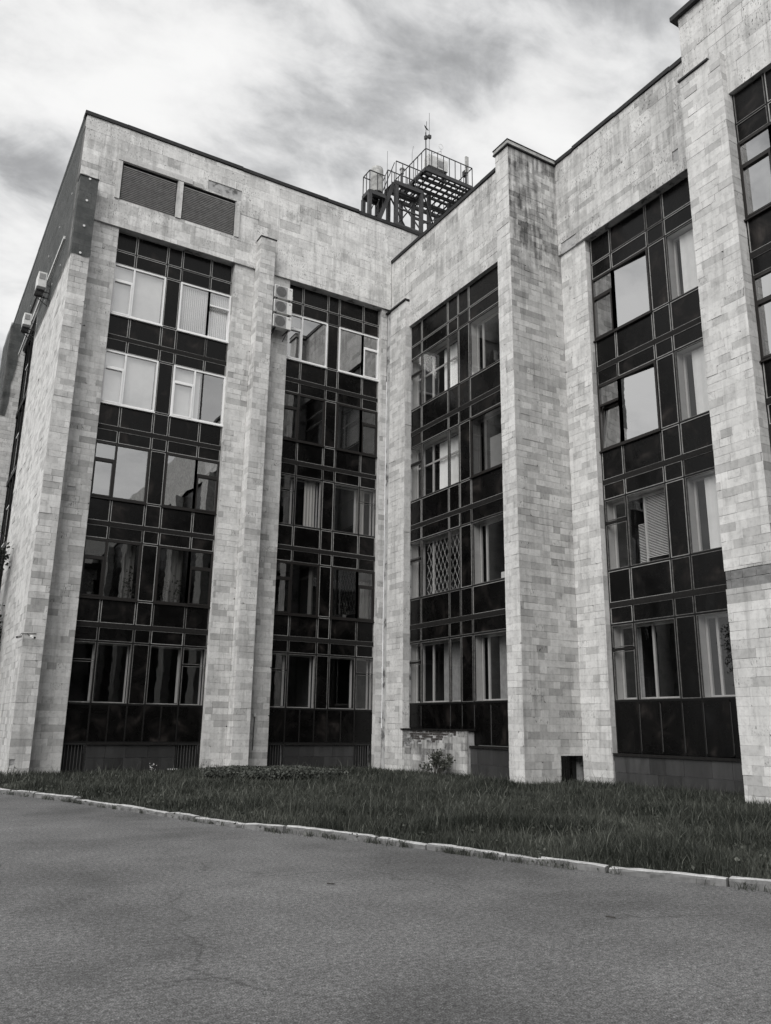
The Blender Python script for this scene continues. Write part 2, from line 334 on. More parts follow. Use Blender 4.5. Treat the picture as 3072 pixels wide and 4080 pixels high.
def clad(wing, part, face, plane, a0, a1, z0, z1, kind='course', holes=(), course=0.222, tonefn=None, recess=(), stainfn=None):
    if a0 > a1: a0, a1 = a1, a0
    z = z0
    while z < z1-0.02:
        if kind == 'fascia': h = rng.choice((0.42, 0.42, 0.21)); lo, hi = 0.45, 1.05
        else: h = course; lo, hi = 0.26, 0.70
        h = min(h, z1-z)
        if z1-(z+h) < 0.09: h = z1-z
        a = a0 - rng.uniform(0, 0.3)
        while a < a1-0.01:
            w = rng.uniform(lo, hi); b_ = a+w
            if a1-b_ < 0.10: b_ = a1
            ra, rb = max(a, a0), min(b_, a1); a = b_
            if rb-ra < 0.05: continue
            rects = [(ra, rb, z, z+h)]
            for ho in holes: rects = [x for r_ in rects for x in subtract(r_, ho)]
            tone = slab_tone(kind)
            for (p0, p1, q0, q1) in rects:
                tn = min(0.80, 1.09*(tonefn(0.5*(p0+p1), 0.5*(q0+q1), tone) if tonefn else tone))
                pit = (1.0 if rng.random() < 0.30 else (0.4 if rng.random() < 0.5 else 0.0)) if kind == 'fascia' else (0.8 if rng.random() < 0.07 else 0.0)
                if tn < 0.36: pit = 1.0
                j = rng.uniform(0.0008, 0.0024) if rng.random() < 0.8 else rng.uniform(0.003, 0.008); off = rng.uniform(-0.002, 0.005) + (rng.uniform(0.005, 0.013) if rng.random() < 0.06 else 0)
                for rc in recess:
                    if rc[0] < 0.5*(p0+p1) < rc[1] and rc[2] < 0.5*(q0+q1) < rc[3]: off = -0.02
                cut = rng.random()
                SLABS[wing].append((part, face, plane, p0+j, p1-j, q0+j, q1-j, off, tn, pit, cut, rng.randrange(4), rng.uniform(0.03, 0.09), stainfn(0.5*(p0+p1), 0.5*(q0+q1)) if stainfn else 0.10))
        z += h
def slab_mesh(mb, s):
    part, face, plane, a0, a1, z0, z1, off, tn, pit, cut, cor, cs, stn = s
    nf = len(mb.f)
    pts = [(a0, z0), (a1, z0), (a1, z1), (a0, z1)]
    if cut < 0.07 and (a1-a0) > 0.2 and (z1-z0) > 0.12:
        x, y = pts[cor]; ox = cs if x == a0 else -cs; oy = cs*0.7 if y == z0 else -cs*0.7
        new = [(x, y+oy), (x+ox, y)] if cor in (0, 2) else [(x+ox, y), (x, y+oy)]
        pts = pts[:cor] + new + pts[cor+1:]
    n = len(pts)
    tl = (0.002 if cut > 0.85 else 0.0)
    fr = [P(face, plane, a, z, off + (tl if z > 0.5*(z0+z1) else 0)) for a, z in pts]; bk = [P(face, plane, a, z, -0.032) for a, z in pts]
    i = len(mb.v); mb.v += fr + bk
    order = list(range(n)) if face == 'v' else list(reversed(range(n)))
    mb.f.append(tuple(i+k for k in order)); mb.tone.append(tn); mb.pit.append(pit)
    for q in range(n):
        k, k2 = order[q], order[(q+1) % n]
        mb.f.append((i+k2, i+k, i+n+k, i+n+k2)); mb.tone.append(tn*0.9); mb.pit.append(0)
    mb.stain += [stn]*(len(mb.f)-nf)
def slab_area(s):
    _, face, plane, a0, a1, z0, z1, off = s[:8]
    pts = [project(P(face, plane, a, z)) for a, z in ((a0, z0), (a1, z0), (a1, z1), (a0, z1))]
    if any(q is None for q in pts): return 0
    cx_, cy_ = sum(q[0] for q in pts)/4, sum(q[1] for q in pts)/4
    if not (0 < cx_ < 3072 and 0 < cy_ < 4080): return 0
    return abs(sum(pts[i][0]*pts[(i+1) % 4][1]-pts[(i+1) % 4][0]*pts[i][1] for i in range(4)))/2
def emit_slabs(wing, root):
    lst = sorted(SLABS[wing], key=slab_area, reverse=True)
    for s in lst[:290]:
        mb = MB(); slab_mesh(mb, s); mb.build('stone_slab', 'stone', s[0])
    mb = MB()
    for s in lst[290:]: slab_mesh(mb, s)
    mb.build('stone_cladding', 'stone', root)['kind'] = 'stuff'

# ------------------------------------------------------------------ the setting: ground, road, kerb, lawn
KERB = [(-6.0, 52.0), (-1.6, 36.0), (0.6, 30.5), (2.93, 23.74), (3.94, 20.96), (4.69, 18.25), (5.66, 14.70), (7.03, 11.6), (7.83, 9.15), (9.0, 6.43), (10.4, 3.1), (12.6, -2.0), (16, -10)]
mb = MB(); mb.quad([(-1500, -1500, -0.03), (1500, -1500, -0.03), (1500, 1500, -0.03), (-1500, 1500, -0.03)]); struct(mb.build('ground', 'soil'))
mb = MB(); n = len(KERB)
for i in range(n-1):
    (x0, y0), (x1, y1) = KERB[i], KERB[i+1]
    mb.quad([(x0-60, y0-25, 0), (x1-60, y1-25, 0), (x1, y1, 0), (x0, y0, 0)])
struct(mb.build('road', 'asphalt'))
kerb = struct(bpy.data.objects.new('kerb', None)); COL.objects.link(kerb)
def kpoint(s):
    for i in range(n-1):
        a, b_ = Vector(KERB[i]), Vector(KERB[i+1]); l = (b_-a).length
        if s <= l or i == n-2: return a + (b_-a)*(s/l), (b_-a).normalized()
        s -= l
KL = sum((Vector(KERB[i+1])-Vector(KERB[i])).length for i in range(n-1))
s = 8.0; KW = 0.16
while s < KL-3:
    ln = rng.choice((0.98, 0.98, 1.45, 1.9)); p0, d0 = kpoint(s+0.012); p1, d1 = kpoint(s+ln-rng.uniform(0.012, 0.04)); s += ln
    nrm = Vector((-(p1-p0).y, (p1-p0).x)).normalized()
    if nrm.dot(Vector((1, 0.3))) < 0: nrm = -nrm
    z_ = 0.10 + rng.uniform(-0.03, 0.02); dz = rng.uniform(-0.03, 0.03); sh = rng.uniform(-0.03, 0.03)
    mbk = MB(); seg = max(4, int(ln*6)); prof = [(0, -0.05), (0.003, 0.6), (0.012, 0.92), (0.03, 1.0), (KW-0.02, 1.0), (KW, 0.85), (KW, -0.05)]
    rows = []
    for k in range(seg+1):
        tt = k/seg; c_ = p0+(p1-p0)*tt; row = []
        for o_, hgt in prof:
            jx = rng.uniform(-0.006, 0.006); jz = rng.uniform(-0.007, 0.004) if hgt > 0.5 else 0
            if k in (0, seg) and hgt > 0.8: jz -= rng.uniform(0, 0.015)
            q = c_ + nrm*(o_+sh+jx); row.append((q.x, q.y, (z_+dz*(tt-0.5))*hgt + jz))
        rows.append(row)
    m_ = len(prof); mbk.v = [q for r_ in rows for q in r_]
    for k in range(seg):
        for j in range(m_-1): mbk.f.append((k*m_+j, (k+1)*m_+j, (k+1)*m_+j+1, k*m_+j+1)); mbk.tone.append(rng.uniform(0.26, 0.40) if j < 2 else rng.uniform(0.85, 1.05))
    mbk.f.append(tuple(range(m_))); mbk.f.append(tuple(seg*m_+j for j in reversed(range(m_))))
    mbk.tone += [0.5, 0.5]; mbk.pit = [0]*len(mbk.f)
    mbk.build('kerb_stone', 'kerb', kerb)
def kerb_u(y):
    for i in range(n-1):
        (x0, y0), (x1, y1) = KERB[i], KERB[i+1]
        if y1 <= y <= y0: return x0+(x1-x0)*(y0-y)/(y0-y1)
    return KERB[0][0] if y > KERB[0][1] else KERB[-1][0]
def lawn_z(x, y):
    d = x - kerb_u(y)
    return 0.075 + 0.02*math.sin(x*1.3+y*0.7) + 0.02*math.sin(x*0.45-y*0.6+1) + min(0.0, (d-0.45)*0.06)
mb = MB(); ys = np.linspace(-8, 50, 88); W = 24
grid = []
for y in ys:
    k = kerb_u(y)+0.16
    grid.append([(k+(30-k)*(j/W)**1.6, y, lawn_z(k+(30-k)*(j/W)**1.6, y)) for j in range(W+1)])
mb.v = [q for r_ in grid for q in r_]
for i in range(len(ys)-1):
    for j in range(W): mb.f.append((i*(W+1)+j, i*(W+1)+j+1, (i+1)*(W+1)+j+1, (i+1)*(W+1)+j))
mb.tone = [1]*len(mb.f); mb.pit = [0]*len(mb.f)
struct(mb.build('lawn', 'soil', smooth=True))

# ------------------------------------------------------------------ two wings of the institute building
WA = thing('office_building', 'five-storey pale stone wing with tall dark glazed bays and two louvred vents near its roof', 'building', (10.5, 32, 0))
WB = thing('office_building', 'four-storey stepped pale stone wing running towards the viewer on the right', 'building', (19, 18, 0))
BASE = -0.4
def core(root, name, face, plane, a0, a1, z0, z1, depth, mat='mortar'):
    mb = MB(); fbox(mb, face, plane, a0, a1, z0, z1, -depth, -0.03); return mb.build(name, mat, root)
L_TOP, L_FB, L_F = 24.70, 20.28, 29.35
L_S, L_G = 29.45, 29.68
LC1 = [5.35, 6.14, 7.37, 7.97, 9.17, 10.08]; LC2 = [12.58, 13.335, 14.56, 15.125, 16.345, 17.165]
# --- wing A masses
mb = MB()
for (a, b_, z0, z1) in ((3.75, 5.22, L_FB, L_TOP-0.02), (5.22, 9.90, L_FB, 21.44), (5.22, 9.90, 23.15, L_TOP-0.02), (7.41, 7.65, 21.44, 23.15), (9.90, 26.0, L_FB, L_TOP-0.02)): fbox(mb, 'v', L_F, a, b_, z0, z1, -0.5, -0.03)
fas = mb.build('fascia', 'mortar', WA)
VENT = (5.03, 10.10, 21.44, 23.38)
slot = [(5.2, 9.93, 21.46, 23.14), (8.66, 10.14, 23.22, 23.70)]
clad('A', fas, 'v', L_F, 3.70, 17.60, L_FB, 22.6, 'fascia', holes=slot, tonefn=lambda a, z, t_: min(0.80, t_*(1.06+0.014*(a-4))), stainfn=lambda a, z: 0.15+0.5*rng.random()*(1 if mnoise.noise(Vector((a*0.5, z*0.8, 2.0))) > 0 else 0.3)); clad('A', fas, 'v', L_F, 3.70, 21.5, 22.6, L_TOP-0.02, 'fascia', holes=slot, tonefn=lambda a, z, t_: min(0.76, t_*1.10), stainfn=lambda a, z: 0.15+0.5*rng.random()*(1 if mnoise.noise(Vector((a*0.5, z*0.8, 2.0))) > 0 else 0.3))
strip_spans = [(4.31, 5.35), (10.08, 10.95), (11.60, 12.58), (17.165, 17.47)]
for i, (a, b_) in enumerate(strip_spans):
    w_ = core(WA, 'wall', 'v', L_S, a-(0.3 if i in (0, 2) else 0), b_+(0.3 if i in (1, 3) else 0), BASE, L_FB, 0.30) if False else core(WA, 'wall', 'v', L_S, a+0.032, b_-0.032, BASE, L_FB, 0.55)
    ho = [(4.55, 4.83, 9.60, 9.77)] if i == 0 else []
    clad('A', w_, 'v', L_S, a, b_, BASE+0.3, L_FB-0.004, 'course', holes=ho)
    # jamb return beside the glazing (faces -X at the right end of each bay)
    if i in (1, 3): clad('A', w_, 'u', a, L_S+0.004, L_S+0.26, BASE+0.3, L_FB-0.004, 'course', course=0.786)
pil = core(WA, 'pilaster', 'v', 28.86, 3.70, 4.28, BASE, 21.6, 0.62)
NETZ = 18.3
clad('A', pil, 'v', 28.86, 3.67, 4.31, BASE+0.3, 21.62, 'course', holes=[(3.71, 3.87, 0.44, 0.62)])
pil2 = core(WA, 'pilaster', 'v', 28.86, 10.98, 11.57, BASE, 21.54, 0.62)
clad('A', pil2, 'v', 28.86, 10.95, 11.60, BASE+0.3, 21.55, 'course'); clad('A', pil2, 'u', 10.95, 28.864, 29.44, BASE+0.3, 21.55, 'course')
side = core(WA, 'side_wall', 'u', 3.67, 28.9, 37.5, BASE, 21.6, 0.6)
clad('A', side, 'u', 3.67, 28.864, 37.5, BASE+0.3, 21.62, 'pale', holes=[(33.6, 33.95, 14.9, 15.2)])
sfas = core(WA, 'side_fascia', 'u', 3.72, 29.9, 54.0, L_FB, L_TOP-0.02, 0.5, 'concrete')
clad('A', sfas, 'u', 3.70, 29.354, 54.0, 21.62, L_TOP-0.02, 'fascia')
fp = MB(); fp.box(3.12, 3.9, 43.23, 47.0, BASE, 21.6); farp = fp.build('pilaster', 'mortar', WA)
clad('A', farp, 'v', 43.2, 3.09, 3.9, BASE+0.3, 21.6, 'course'); clad('A', farp, 'u', 3.09, 43.204, 47.0, BASE+0.3, 21.6, 'course')
mb = MB(); mb.box(3.9, 4.3, 47.0, 54.0, BASE, 21.0); mb.box(3.9, 26, 53.0, 54.0, BASE, 24.4); mb.box(3.95, 26, 34.3, 54.0, 24.05, 24.3); mb.box(4.2, 26, 29.9, 34.4, 24.05, 24.3)
mb.build('rear_wall', 'concrete', WA)
# parapet flashing: uneven lengths, slightly buckled
def flashing(root, face, plane, a0, a1, z, h=0.13, over=0.06, depth=0.45):
    a = a0
    while a < a1-0.01:
        b_ = min(a1, a+rng.uniform(1.6, 2.6)); mb = MB(); dz = rng.uniform(-0.025, 0.03); dz2 = dz+rng.uniform(-0.03, 0.035)
        i = len(mb.v)
        for aa, zz in ((a+0.004, z+dz), (b_-0.004, z+dz2)):
            for off, q in ((over, -0.02), (over, h), (-depth, h+0.02), (-depth, -0.02)): mb.v.append(P(face, plane, aa, zz+q, off))
        for k in range(4):
            k2 = (k+1) % 4; mb.f.append((k, k2, 4+k2, 4+k))
        mb.f += [(3, 2, 1, 0), (4, 5, 6, 7)]; mb.tone = [1]*6; mb.pit = [0]*6
        mb.build('flashing', 'flashing', root); a = b_
flashing(WA, 'v', L_F, 3.62, 26.0, L_TOP); flashing(WA, 'u', 3.70, 29.84, 54.0, L_TOP)
for pl, a0, a1, z in ((28.86, 3.64, 4.34, 21.62), (28.86, 10.91, 11.64, 21.55)):
    mb = MB(); mb.box(a0, a1, pl-0.04, L_F-0.01, z, z+0.035); mb.build('pilaster_cap', 'flashing', WA)

# --- curtain wall bays
def floor_name(k, top): return {0: 'ground-floor', 1: 'second-floor', 2: 'third-floor', 3: 'fourth-floor', 4: 'top-floor'}[k] if top == 5 else {0: 'ground-floor', 1: 'second-floor', 2: 'third-floor', 3: 'top-floor'}[k]
MW = 0.03
def panel(root, face, plane, a0, a1, z0, z1, bead=True):
    if a0 > a1: a0, a1 = a1, a0
    mb = MB(); fbox(mb, face, plane, a0+MW, a1-MW, z0+MW, z1-MW, -0.05, -0.012+rng.uniform(-0.002, 0.002)); pn = mb.build('panel', 'panel', root)
    if bead:
        mb = MB(); ring(mb, face, plane, a0+MW-0.004, a1-MW+0.004, z0+MW-0.004, z1-MW+0.004, 0.021, -0.03, 0.010); mb.build('trim', 'silver_dull' if rng.random() < (0.75 if z0 < 6.5 else 0.2) else 'silver', pn)  # lower floors take mostly dull beads: wear, plus weaker light put into the colour
def frame_grid(root, face, plane, cols, zs, ztop, zbot, thick):
    for a in cols:
        mb = MB(); fbox(mb, face, plane, a-MW-0.002, a+MW+0.002, zbot, ztop, -0.08, -0.004); mb.build('mullion', 'darkframe', root)
    lo, hi = min(cols), max(cols)
    for z in zs:
        tk = z in thick; hw = 0.085 if tk else MW+0.002
        mb = MB(); fbox(mb, face, plane, lo, hi, z-hw, z+hw, -0.07, 0.02 if tk else -0.001); mb.build('transom', 'rustframe' if tk else 'darkframe', root)
def window(root, face, plane, leaves, style, glassm, inner=None):
    a0 = min(min(l[0], l[1]) for l in leaves); a1 = max(max(l[0], l[1]) for l in leaves); z0 = min(l[2] for l in leaves); z1 = max(l[3] for l in leaves)
    fm = {'white': 'upvc', 'dark': 'brownframe', 'orig': 'silver_dull'}[style]; fwid = {'white': 0.065, 'dark': 0.075, 'orig': 0.020}[style]
    pr = {'white': 0.035, 'dark': 0.03, 'orig': 0.008}[style]
    fr = MB()
    if style != 'orig': ring(fr, face, plane, a0, a1, z0, z1, fwid, -0.06, pr)
    for (b0, b1, c0, c1, ty) in leaves:
        if b0 > b1: b0, b1 = b1, b0
        if style == 'orig':
            ring(fr, face, plane, b0+MW, b1-MW, c0+MW, c1-MW, fwid, -0.04, pr)
        else:
            if b0 > a0+0.01: fbox(fr, face, plane, b0-fwid/2, b0+fwid/2, z0+fwid, z1-fwid, -0.055, pr-0.003)
            if c0 > z0+0.01: fbox(fr, face, plane, b0+fwid*0.6, b1-fwid*0.6, c0-fwid/2, c0+fwid/2, -0.05, pr-0.006)
            if ty == 'sash': ring(fr, face, plane, b0+fwid*0.55, b1-fwid*0.55, c0+fwid*0.55, c1-fwid*0.55, 0.055, -0.04, pr+0.018)
    if style != 'orig': fbox(fr, face, plane, a0-0.02, a1+0.02, z0-0.05, z0-0.001, -0.05, pr+0.05)
    wo_ = fr.build('window', fm, root)
    for (b0, b1, c0, c1, ty) in leaves:
        if b0 > b1: b0, b1 = b1, b0
        ins = MW+0.012 if style == 'orig' else fwid*0.5
        if ty == 'open':
            mb = MB(); tl = 0.17
            pts = []
            w_ = 0.05
            def tp(a, z, o_): return P(face, plane, a, z, o_ - tl*(z-c0)/(c1-c0))
            for (x0, x1, y0, y1) in ((b0+ins, b0+ins+w_, c0+ins, c1-ins), (b1-ins-w_, b1-ins, c0+ins, c1-ins), (b0+ins+w_, b1-ins-w_, c0+ins, c0+ins+w_), (b0+ins+w_, b1-ins-w_, c1-ins-w_, c1-ins)):
                vs_ = [tp(a, z, o_) for o_ in (-0.03, 0.02) for a, z in ((x0, y0), (x1, y0), (x1, y1), (x0, y1))]
                i = len(mb.v); mb.v += vs_
                for f in ((0,3,2,1),(4,5,6,7),(0,1,5,4),(1,2,6,5),(2,3,7,6),(3,0,4,7)): mb.f.append(tuple(i+k for k in f)); mb.tone.append(1); mb.pit.append(0)
            mb.build('sash', fm, wo_)
            mb = MB(); mb.quad([tp(b0+ins, c0+ins, 0), tp(b1-ins, c0+ins, 0), tp(b1-ins, c1-ins, 0), tp(b0+ins, c1-ins, 0)]); mb.build('pane', glassm, wo_)
        else:
            mb = MB()
            if ty == 'tilted':      # pane sits slightly skewed in its frame
                mb.quad([P(face, plane, b0+ins, c0+ins, -0.125), P(face, plane, b0+ins, c1-ins, -0.125), P(face, plane, b1-ins, c1-ins, -0.03), P(face, plane, b1-ins, c0+ins, -0.03)])
            else: fquad(mb, face, plane, b0+ins, b1-ins, c0+ins, c1-ins, -0.02)
            mb.build('pane', glassm, wo_)
    if inner:
        mb = MB(); d0, d1 = -0.09, (-0.34 if face == 'u' else -0.22)
        for (x0, x1, y0, y1) in ((a0, a0+0.03, z0, z1), (a1-0.03, a1, z0, z1), (a0+0.03, a1-0.03, z0, z0+0.03), (a0+0.03, a1-0.03, z1-0.03, z1)):
            fbox(mb, face, plane, x0, x1, y0, y1, d1, d0)
        ring(mb, face, plane, a0+0.03, a1-0.03, z0+0.03, z1-0.03, 0.08 if face == 'u' else 0.05, -0.42, -0.35)
        for x in inner.get('v', ()): fbox(mb, face, plane, x-0.04, x+0.04, z0+0.1, z1-0.1, -0.415, -0.355)
        for z in inner.get('h', ()): fbox(mb, face, plane, a0+0.1, a1-0.1, z-0.035, z+0.035, -0.41, -0.36)
        mb.build('inner_frame', 'innerwhite', wo_)
    return wo_
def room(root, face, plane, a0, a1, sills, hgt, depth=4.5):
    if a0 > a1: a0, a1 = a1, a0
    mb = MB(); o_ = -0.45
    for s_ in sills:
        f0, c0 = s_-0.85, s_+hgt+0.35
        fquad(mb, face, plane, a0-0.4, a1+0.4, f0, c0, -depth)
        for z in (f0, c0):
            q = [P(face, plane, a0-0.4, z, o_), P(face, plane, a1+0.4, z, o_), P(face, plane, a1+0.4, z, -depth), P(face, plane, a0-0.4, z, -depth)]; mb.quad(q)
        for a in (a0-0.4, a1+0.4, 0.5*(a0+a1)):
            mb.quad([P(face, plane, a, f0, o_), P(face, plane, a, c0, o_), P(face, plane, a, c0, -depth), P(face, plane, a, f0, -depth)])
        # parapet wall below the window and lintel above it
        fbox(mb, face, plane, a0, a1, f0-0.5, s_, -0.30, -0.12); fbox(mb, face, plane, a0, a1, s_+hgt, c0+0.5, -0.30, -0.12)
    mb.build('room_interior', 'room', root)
def vblind(face, plane, a0, a1, z0, z1, label, gapfrom=None, back=0.14, ang=25, w=0.085, mat='blind', step=0.08):
    if a0 > a1: a0, a1 = a1, a0
    mb = MB(); a = a0; ca, sa = math.cos(R(ang))*w/2, math.sin(R(ang))*w/2
    fbox(mb, face, plane, a0, a1, z1-0.04, z1, -back-0.03, -back+0.03)
    while a < a1:
        if not (gapfrom and gapfrom[0] < a < gapfrom[1]):
            j = rng.uniform(-0.006, 0.006)
            pts = [P(face, plane, a-ca, z0, -back-sa+j), P(face, plane, a+ca, z0, -back+sa+j), P(face, plane, a+ca, z1-0.03, -back+sa), P(face, plane, a-ca, z1-0.03, -back-sa)]
            mb.quad(pts)
        a += step
    return tag(mb.build('window_blind', mat), label, 'blind', 'blinds behind the windows')
def hblind(face, plane, a0, a1, z0, z1, label, back=0.2):
    if a0 > a1: a0, a1 = a1, a0
    mb = MB(); z = z0
    while z < z1:
        mb.quad([P(face, plane, a0, z-0.012, -back+0.018), P(face, plane, a1, z-0.012, -back+0.018), P(face, plane, a1, z+0.014, -back-0.018), P(face, plane, a0, z+0.014, -back-0.018)]); z += 0.05
    return tag(mb.build('window_blind', 'blind'), label, 'blind', 'blinds behind the windows')
def curtain(face, plane, a0, a1, z0, z1, label, back=0.5, amp=0.035, wl=0.13, mat='curtain'):
    if a0 > a1: a0, a1 = a1, a0
    mb = MB(); nseg = max(8, int((a1-a0)/0.022)); ph = rng.uniform(0, 6)
    for k in range(nseg+1):
        a = a0+(a1-a0)*k/nseg; o_ = amp*math.sin(2*math.pi*a/wl+ph)+amp*0.5*math.sin(2*math.pi*a/(wl*2.7)+ph)
        mb.v += [P(face, plane, a, z0, -back+o_*1.3), P(face, plane, a, z1, -back+o_*0.7)]
    for k in range(nseg): mb.f.append((2*k, 2*k+2, 2*k+3, 2*k+1)); mb.tone.append(1); mb.pit.append(0)
    return tag(mb.build('curtain', mat, smooth=True), label, 'curtain', 'curtains behind the windows')

def bay_A(C, which):
    bn = {1: 'the bay beside the left corner pilaster', 2: 'the bay next to the inner corner'}[which]
    S = [2.382+3.6*k for k in range(5)]; top = L_FB+0.02; WH = 2.10
    zs = [1.12]; thick = []
    for k, s_ in enumerate(S):
        zs += [s_, s_+WH, s_+2.67 if k < 4 else s_+2.69]
        if k < 4: thick.append(s_+2.67)
    frame_grid(WA, 'v', L_G, C, zs, top, 1.12, thick)
    # spandrel rows
    for k, s_ in enumerate(S):
        rb = (s_+WH, s_+2.67-(0.055 if k < 4 else -0.02)); ra = (s_+2.67+(0.055 if k < 4 else 0.02), S[k+1] if k < 4 else top)
        for c_ in range(5):
            panel(WA, 'v', L_G, C[c_], C[c_+1], *rb); panel(WA, 'v', L_G, C[c_], C[c_+1], *ra)
        panel(WA, 'v', L_G, C[2], C[3], s_, s_+WH)
    bc = [C[0], C[1], 0.5*(C[1]+C[2]), C[2], C[3], 0.5*(C[3]+C[4]), C[4], C[5]]
    for a in (bc[2], bc[5]):
        mb = MB(); fbox(mb, 'v', L_G, a-0.02, a+0.02, 1.12, S[0]-0.03, -0.06, 0.004); mb.build('mullion', 'rustframe', WA)
    for c_ in range(7): panel(WA, 'v', L_G, bc[c_], bc[c_+1], 1.12, S[0], bead=False)
    for c_ in range(8):
        mb = MB(); fbox(mb, 'v', L_G, bc[c_]-0.012, bc[c_]+0.012, 1.2, S[0]-0.06, -0.02, 0.008); mb.build('cover_strip', 'rustframe', WA)
    # windows
    for k, s_ in enumerate(S):
        z0, z1 = s_, s_+WH; zv = z1-0.66
        Lft = [(C[0], C[1], z0, zv, 'sash'), (C[0], C[1], zv, z1, 'vent'), (C[1], C[2], z0, z1, 'fixed')]
        Rgt = [(C[3], C[4], z0, z1, 'fixed'), (C[4], C[5], z0, zv, 'sash'), (C[4], C[5], zv, z1, 'vent')]
        fl = floor_name(k, 5)
        st = {1: ['orig', 'dark', 'dark', 'white', 'white'], 2: ['orig', 'dark', 'orig', 'dark', 'white']}[which][k]
        gm = {'white': 'glass_white', 'dark': 'glass_dark', 'orig': 'glass_plain'}[st]
        if k == 2 and which == 1: gm = 'glass_coated'
        if k == 4 and which == 2: gm = 'glass_coated'
        if which == 1 and k == 3:
            x = C[3]+0.86; Rgt = [(C[3], x, z0, zv, 'sash'), (C[3], x, zv, z1, 'vent'), (x, C[5], z0, z1, 'fixed')]
        if which == 1 and k == 4: Rgt[1] = (C[4], C[5], z0, zv, 'open')
        inn = {'v': (C[1],), 'h': ()} if st == 'orig' else None; inn2 = {'v': (C[4],), 'h': ()} if st == 'orig' else None
        window(WA, 'v', L_G, Lft, st, gm, inn); window(WA, 'v', L_G, Rgt, st, gm, inn2)
        if which == 1 and k == 4:
            vblind('v', L_G, C[0]+.05, C[2]-.05, z0+.05, z1-.05, 'white vertical blind across top-floor white window by the left corner pilaster', ang=12)
            vblind('v', L_G, C[3]+.05, C[5]-.05, z0+.05, z1-.05, 'white vertical blind in top-floor white window with the tilted sash', ang=55)
        if which == 1 and k == 3:
            vblind('v', L_G, C[0]+.05, C[2]-.05, z0+.05, z1-.05, 'white vertical blind in fourth-floor white window by the left corner pilaster', ang=10)
            vblind('v', L_G, C[3]+.05, C[3]+1.15, z0+.05, z1-.05, 'white vertical blind half drawn in fourth-floor white window left of the middle pilaster', ang=10)
        if which == 1 and k == 1: curtain('v', L_G, C[1]+0.75, C[2]-0.1, z0, z1, 'pale curtain hanging behind second-floor window full of plants', back=0.5, wl=0.2); curtain('v', L_G, C[3]+0.55, C[4]-0.1, z0, z1, 'pale curtain behind second-floor window left of the middle pilaster', back=0.5, wl=0.2)
        if which == 2 and k == 2: curtain('v', L_G, C[1]+0.55, C[2]-0.15, z0, z1, 'sheer white curtain in third-floor window of the bay under the air conditioners', back=0.3); curtain('v', L_G, C[4]+0.05, C[4]+0.5, z0, z1, 'narrow grey curtain in third-floor window next to the inner corner', back=0.45)
        if which == 2 and k == 1: curtain('v', L_G, C[2]-0.3, C[2]-0.1, z0, z1, 'narrow pale curtain edge in second-floor window of the bay under the air conditioners', back=0.3, wl=0.2); curtain('v', L_G, C[4]+0.35, C[5]-0.05, z0, z1-0.4, 'grey folded curtain in second-floor window next to the inner corner', back=0.4)
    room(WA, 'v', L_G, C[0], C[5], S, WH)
    # plinth: granite between two basement grilles
    gz = 1.10; g = core(WA, 'plinth', 'v', L_G-0.02, C[1], C[4], BASE, gz-0.06, 0.3, 'mortar')
    for zz0, zz1 in ((0.62, gz-0.07), (0.02, 0.61)):
        a = C[1]
        while a < C[4]-0.05:
            b_ = min(C[4], a+rng.uniform(0.5, 0.85)); b_ = C[4] if C[4]-b_ < 0.2 else b_
            mb = MB(); fbox(mb, 'v', L_G-0.02, a+0.004, b_-0.004, zz0, zz1-0.005, -0.03, rng.uniform(0, 0.006), tone=rng.choice((0.07, 0.085, 0.10, 0.055))); mb.build('granite_block', 'granite', g); a = b_
    mb = MB(); fbox(mb, 'v', L_G-0.02, C[1]-0.02, C[4]+0.02, gz-0.055, gz+0.018, -0.2, 0.07); mb.build('sill', 'rustframe', WA)
    for (x0, x1) in ((C[0], C[1]), (C[4], C[5])):
        mb = MB(); ring(mb, 'v', L_G, x0+0.01, x1-0.01, 0.17, 1.09, 0.05, -0.06, 0.01); fbox(mb, 'v', L_G, x0, x1, BASE, 0.16, -0.3, 0.0); fbox(mb, 'v', L_G, x0+.06, x1-.06, 0.22, 1.04, -0.25, -0.2); gr = mb.build('basement_grille', 'blackpaint', WA)
        a = x0+0.12
        while a < x1-0.08:
            mb = MB(); mb.bar(P('v', L_G, a, 0.23, -0.02), P('v', L_G, a, 1.03, -0.02), 0.018, n=6); mb.build('bar', 'grille', gr); a += 0.105
bay_A(LC1, 1); bay_A(LC2, 2)
# basement of the side glazing bay (seen edge-on)
mb = MB()
fbox(mb, 'u', 3.95, 37.5, 43.2, BASE, 21.4, -0.2, -0.02); mb.build('side_glazing', 'panel', WA)
for k in range(6):
    mb = MB(); z = 2.3+3.6*k; fbox(mb, 'u', 3.95, 37.5, 43.2, z-0.12, z+0.12, -0.02, 0.10); mb.build('transom', 'darkframe', WA)
for a in (38.6, 39.8, 40.9, 42.0):
    mb = MB(); fbox(mb, 'u', 3.95, a-0.04, a+0.04, 0, 21.4, -0.02, 0.07); mb.build('mullion', 'darkframe', WA)
for k in range(5):
    for a in (37.6, 40.95):
        mb = MB(); ring(mb, 'u', 3.95, a, a+1.15, 2.5+3.6*k, 4.4+3.6*k, 0.07, 0.0, 0.06); wq = mb.build('window', 'upvc' if k >= 2 else 'brownframe', WA)
        mb = MB(); fbox(mb, 'u', 3.95, a+0.07, a+1.08, 2.57+3.6*k, 4.33+3.6*k, 0.0, 0.03); mb.build('pane', 'glass_coated', wq)
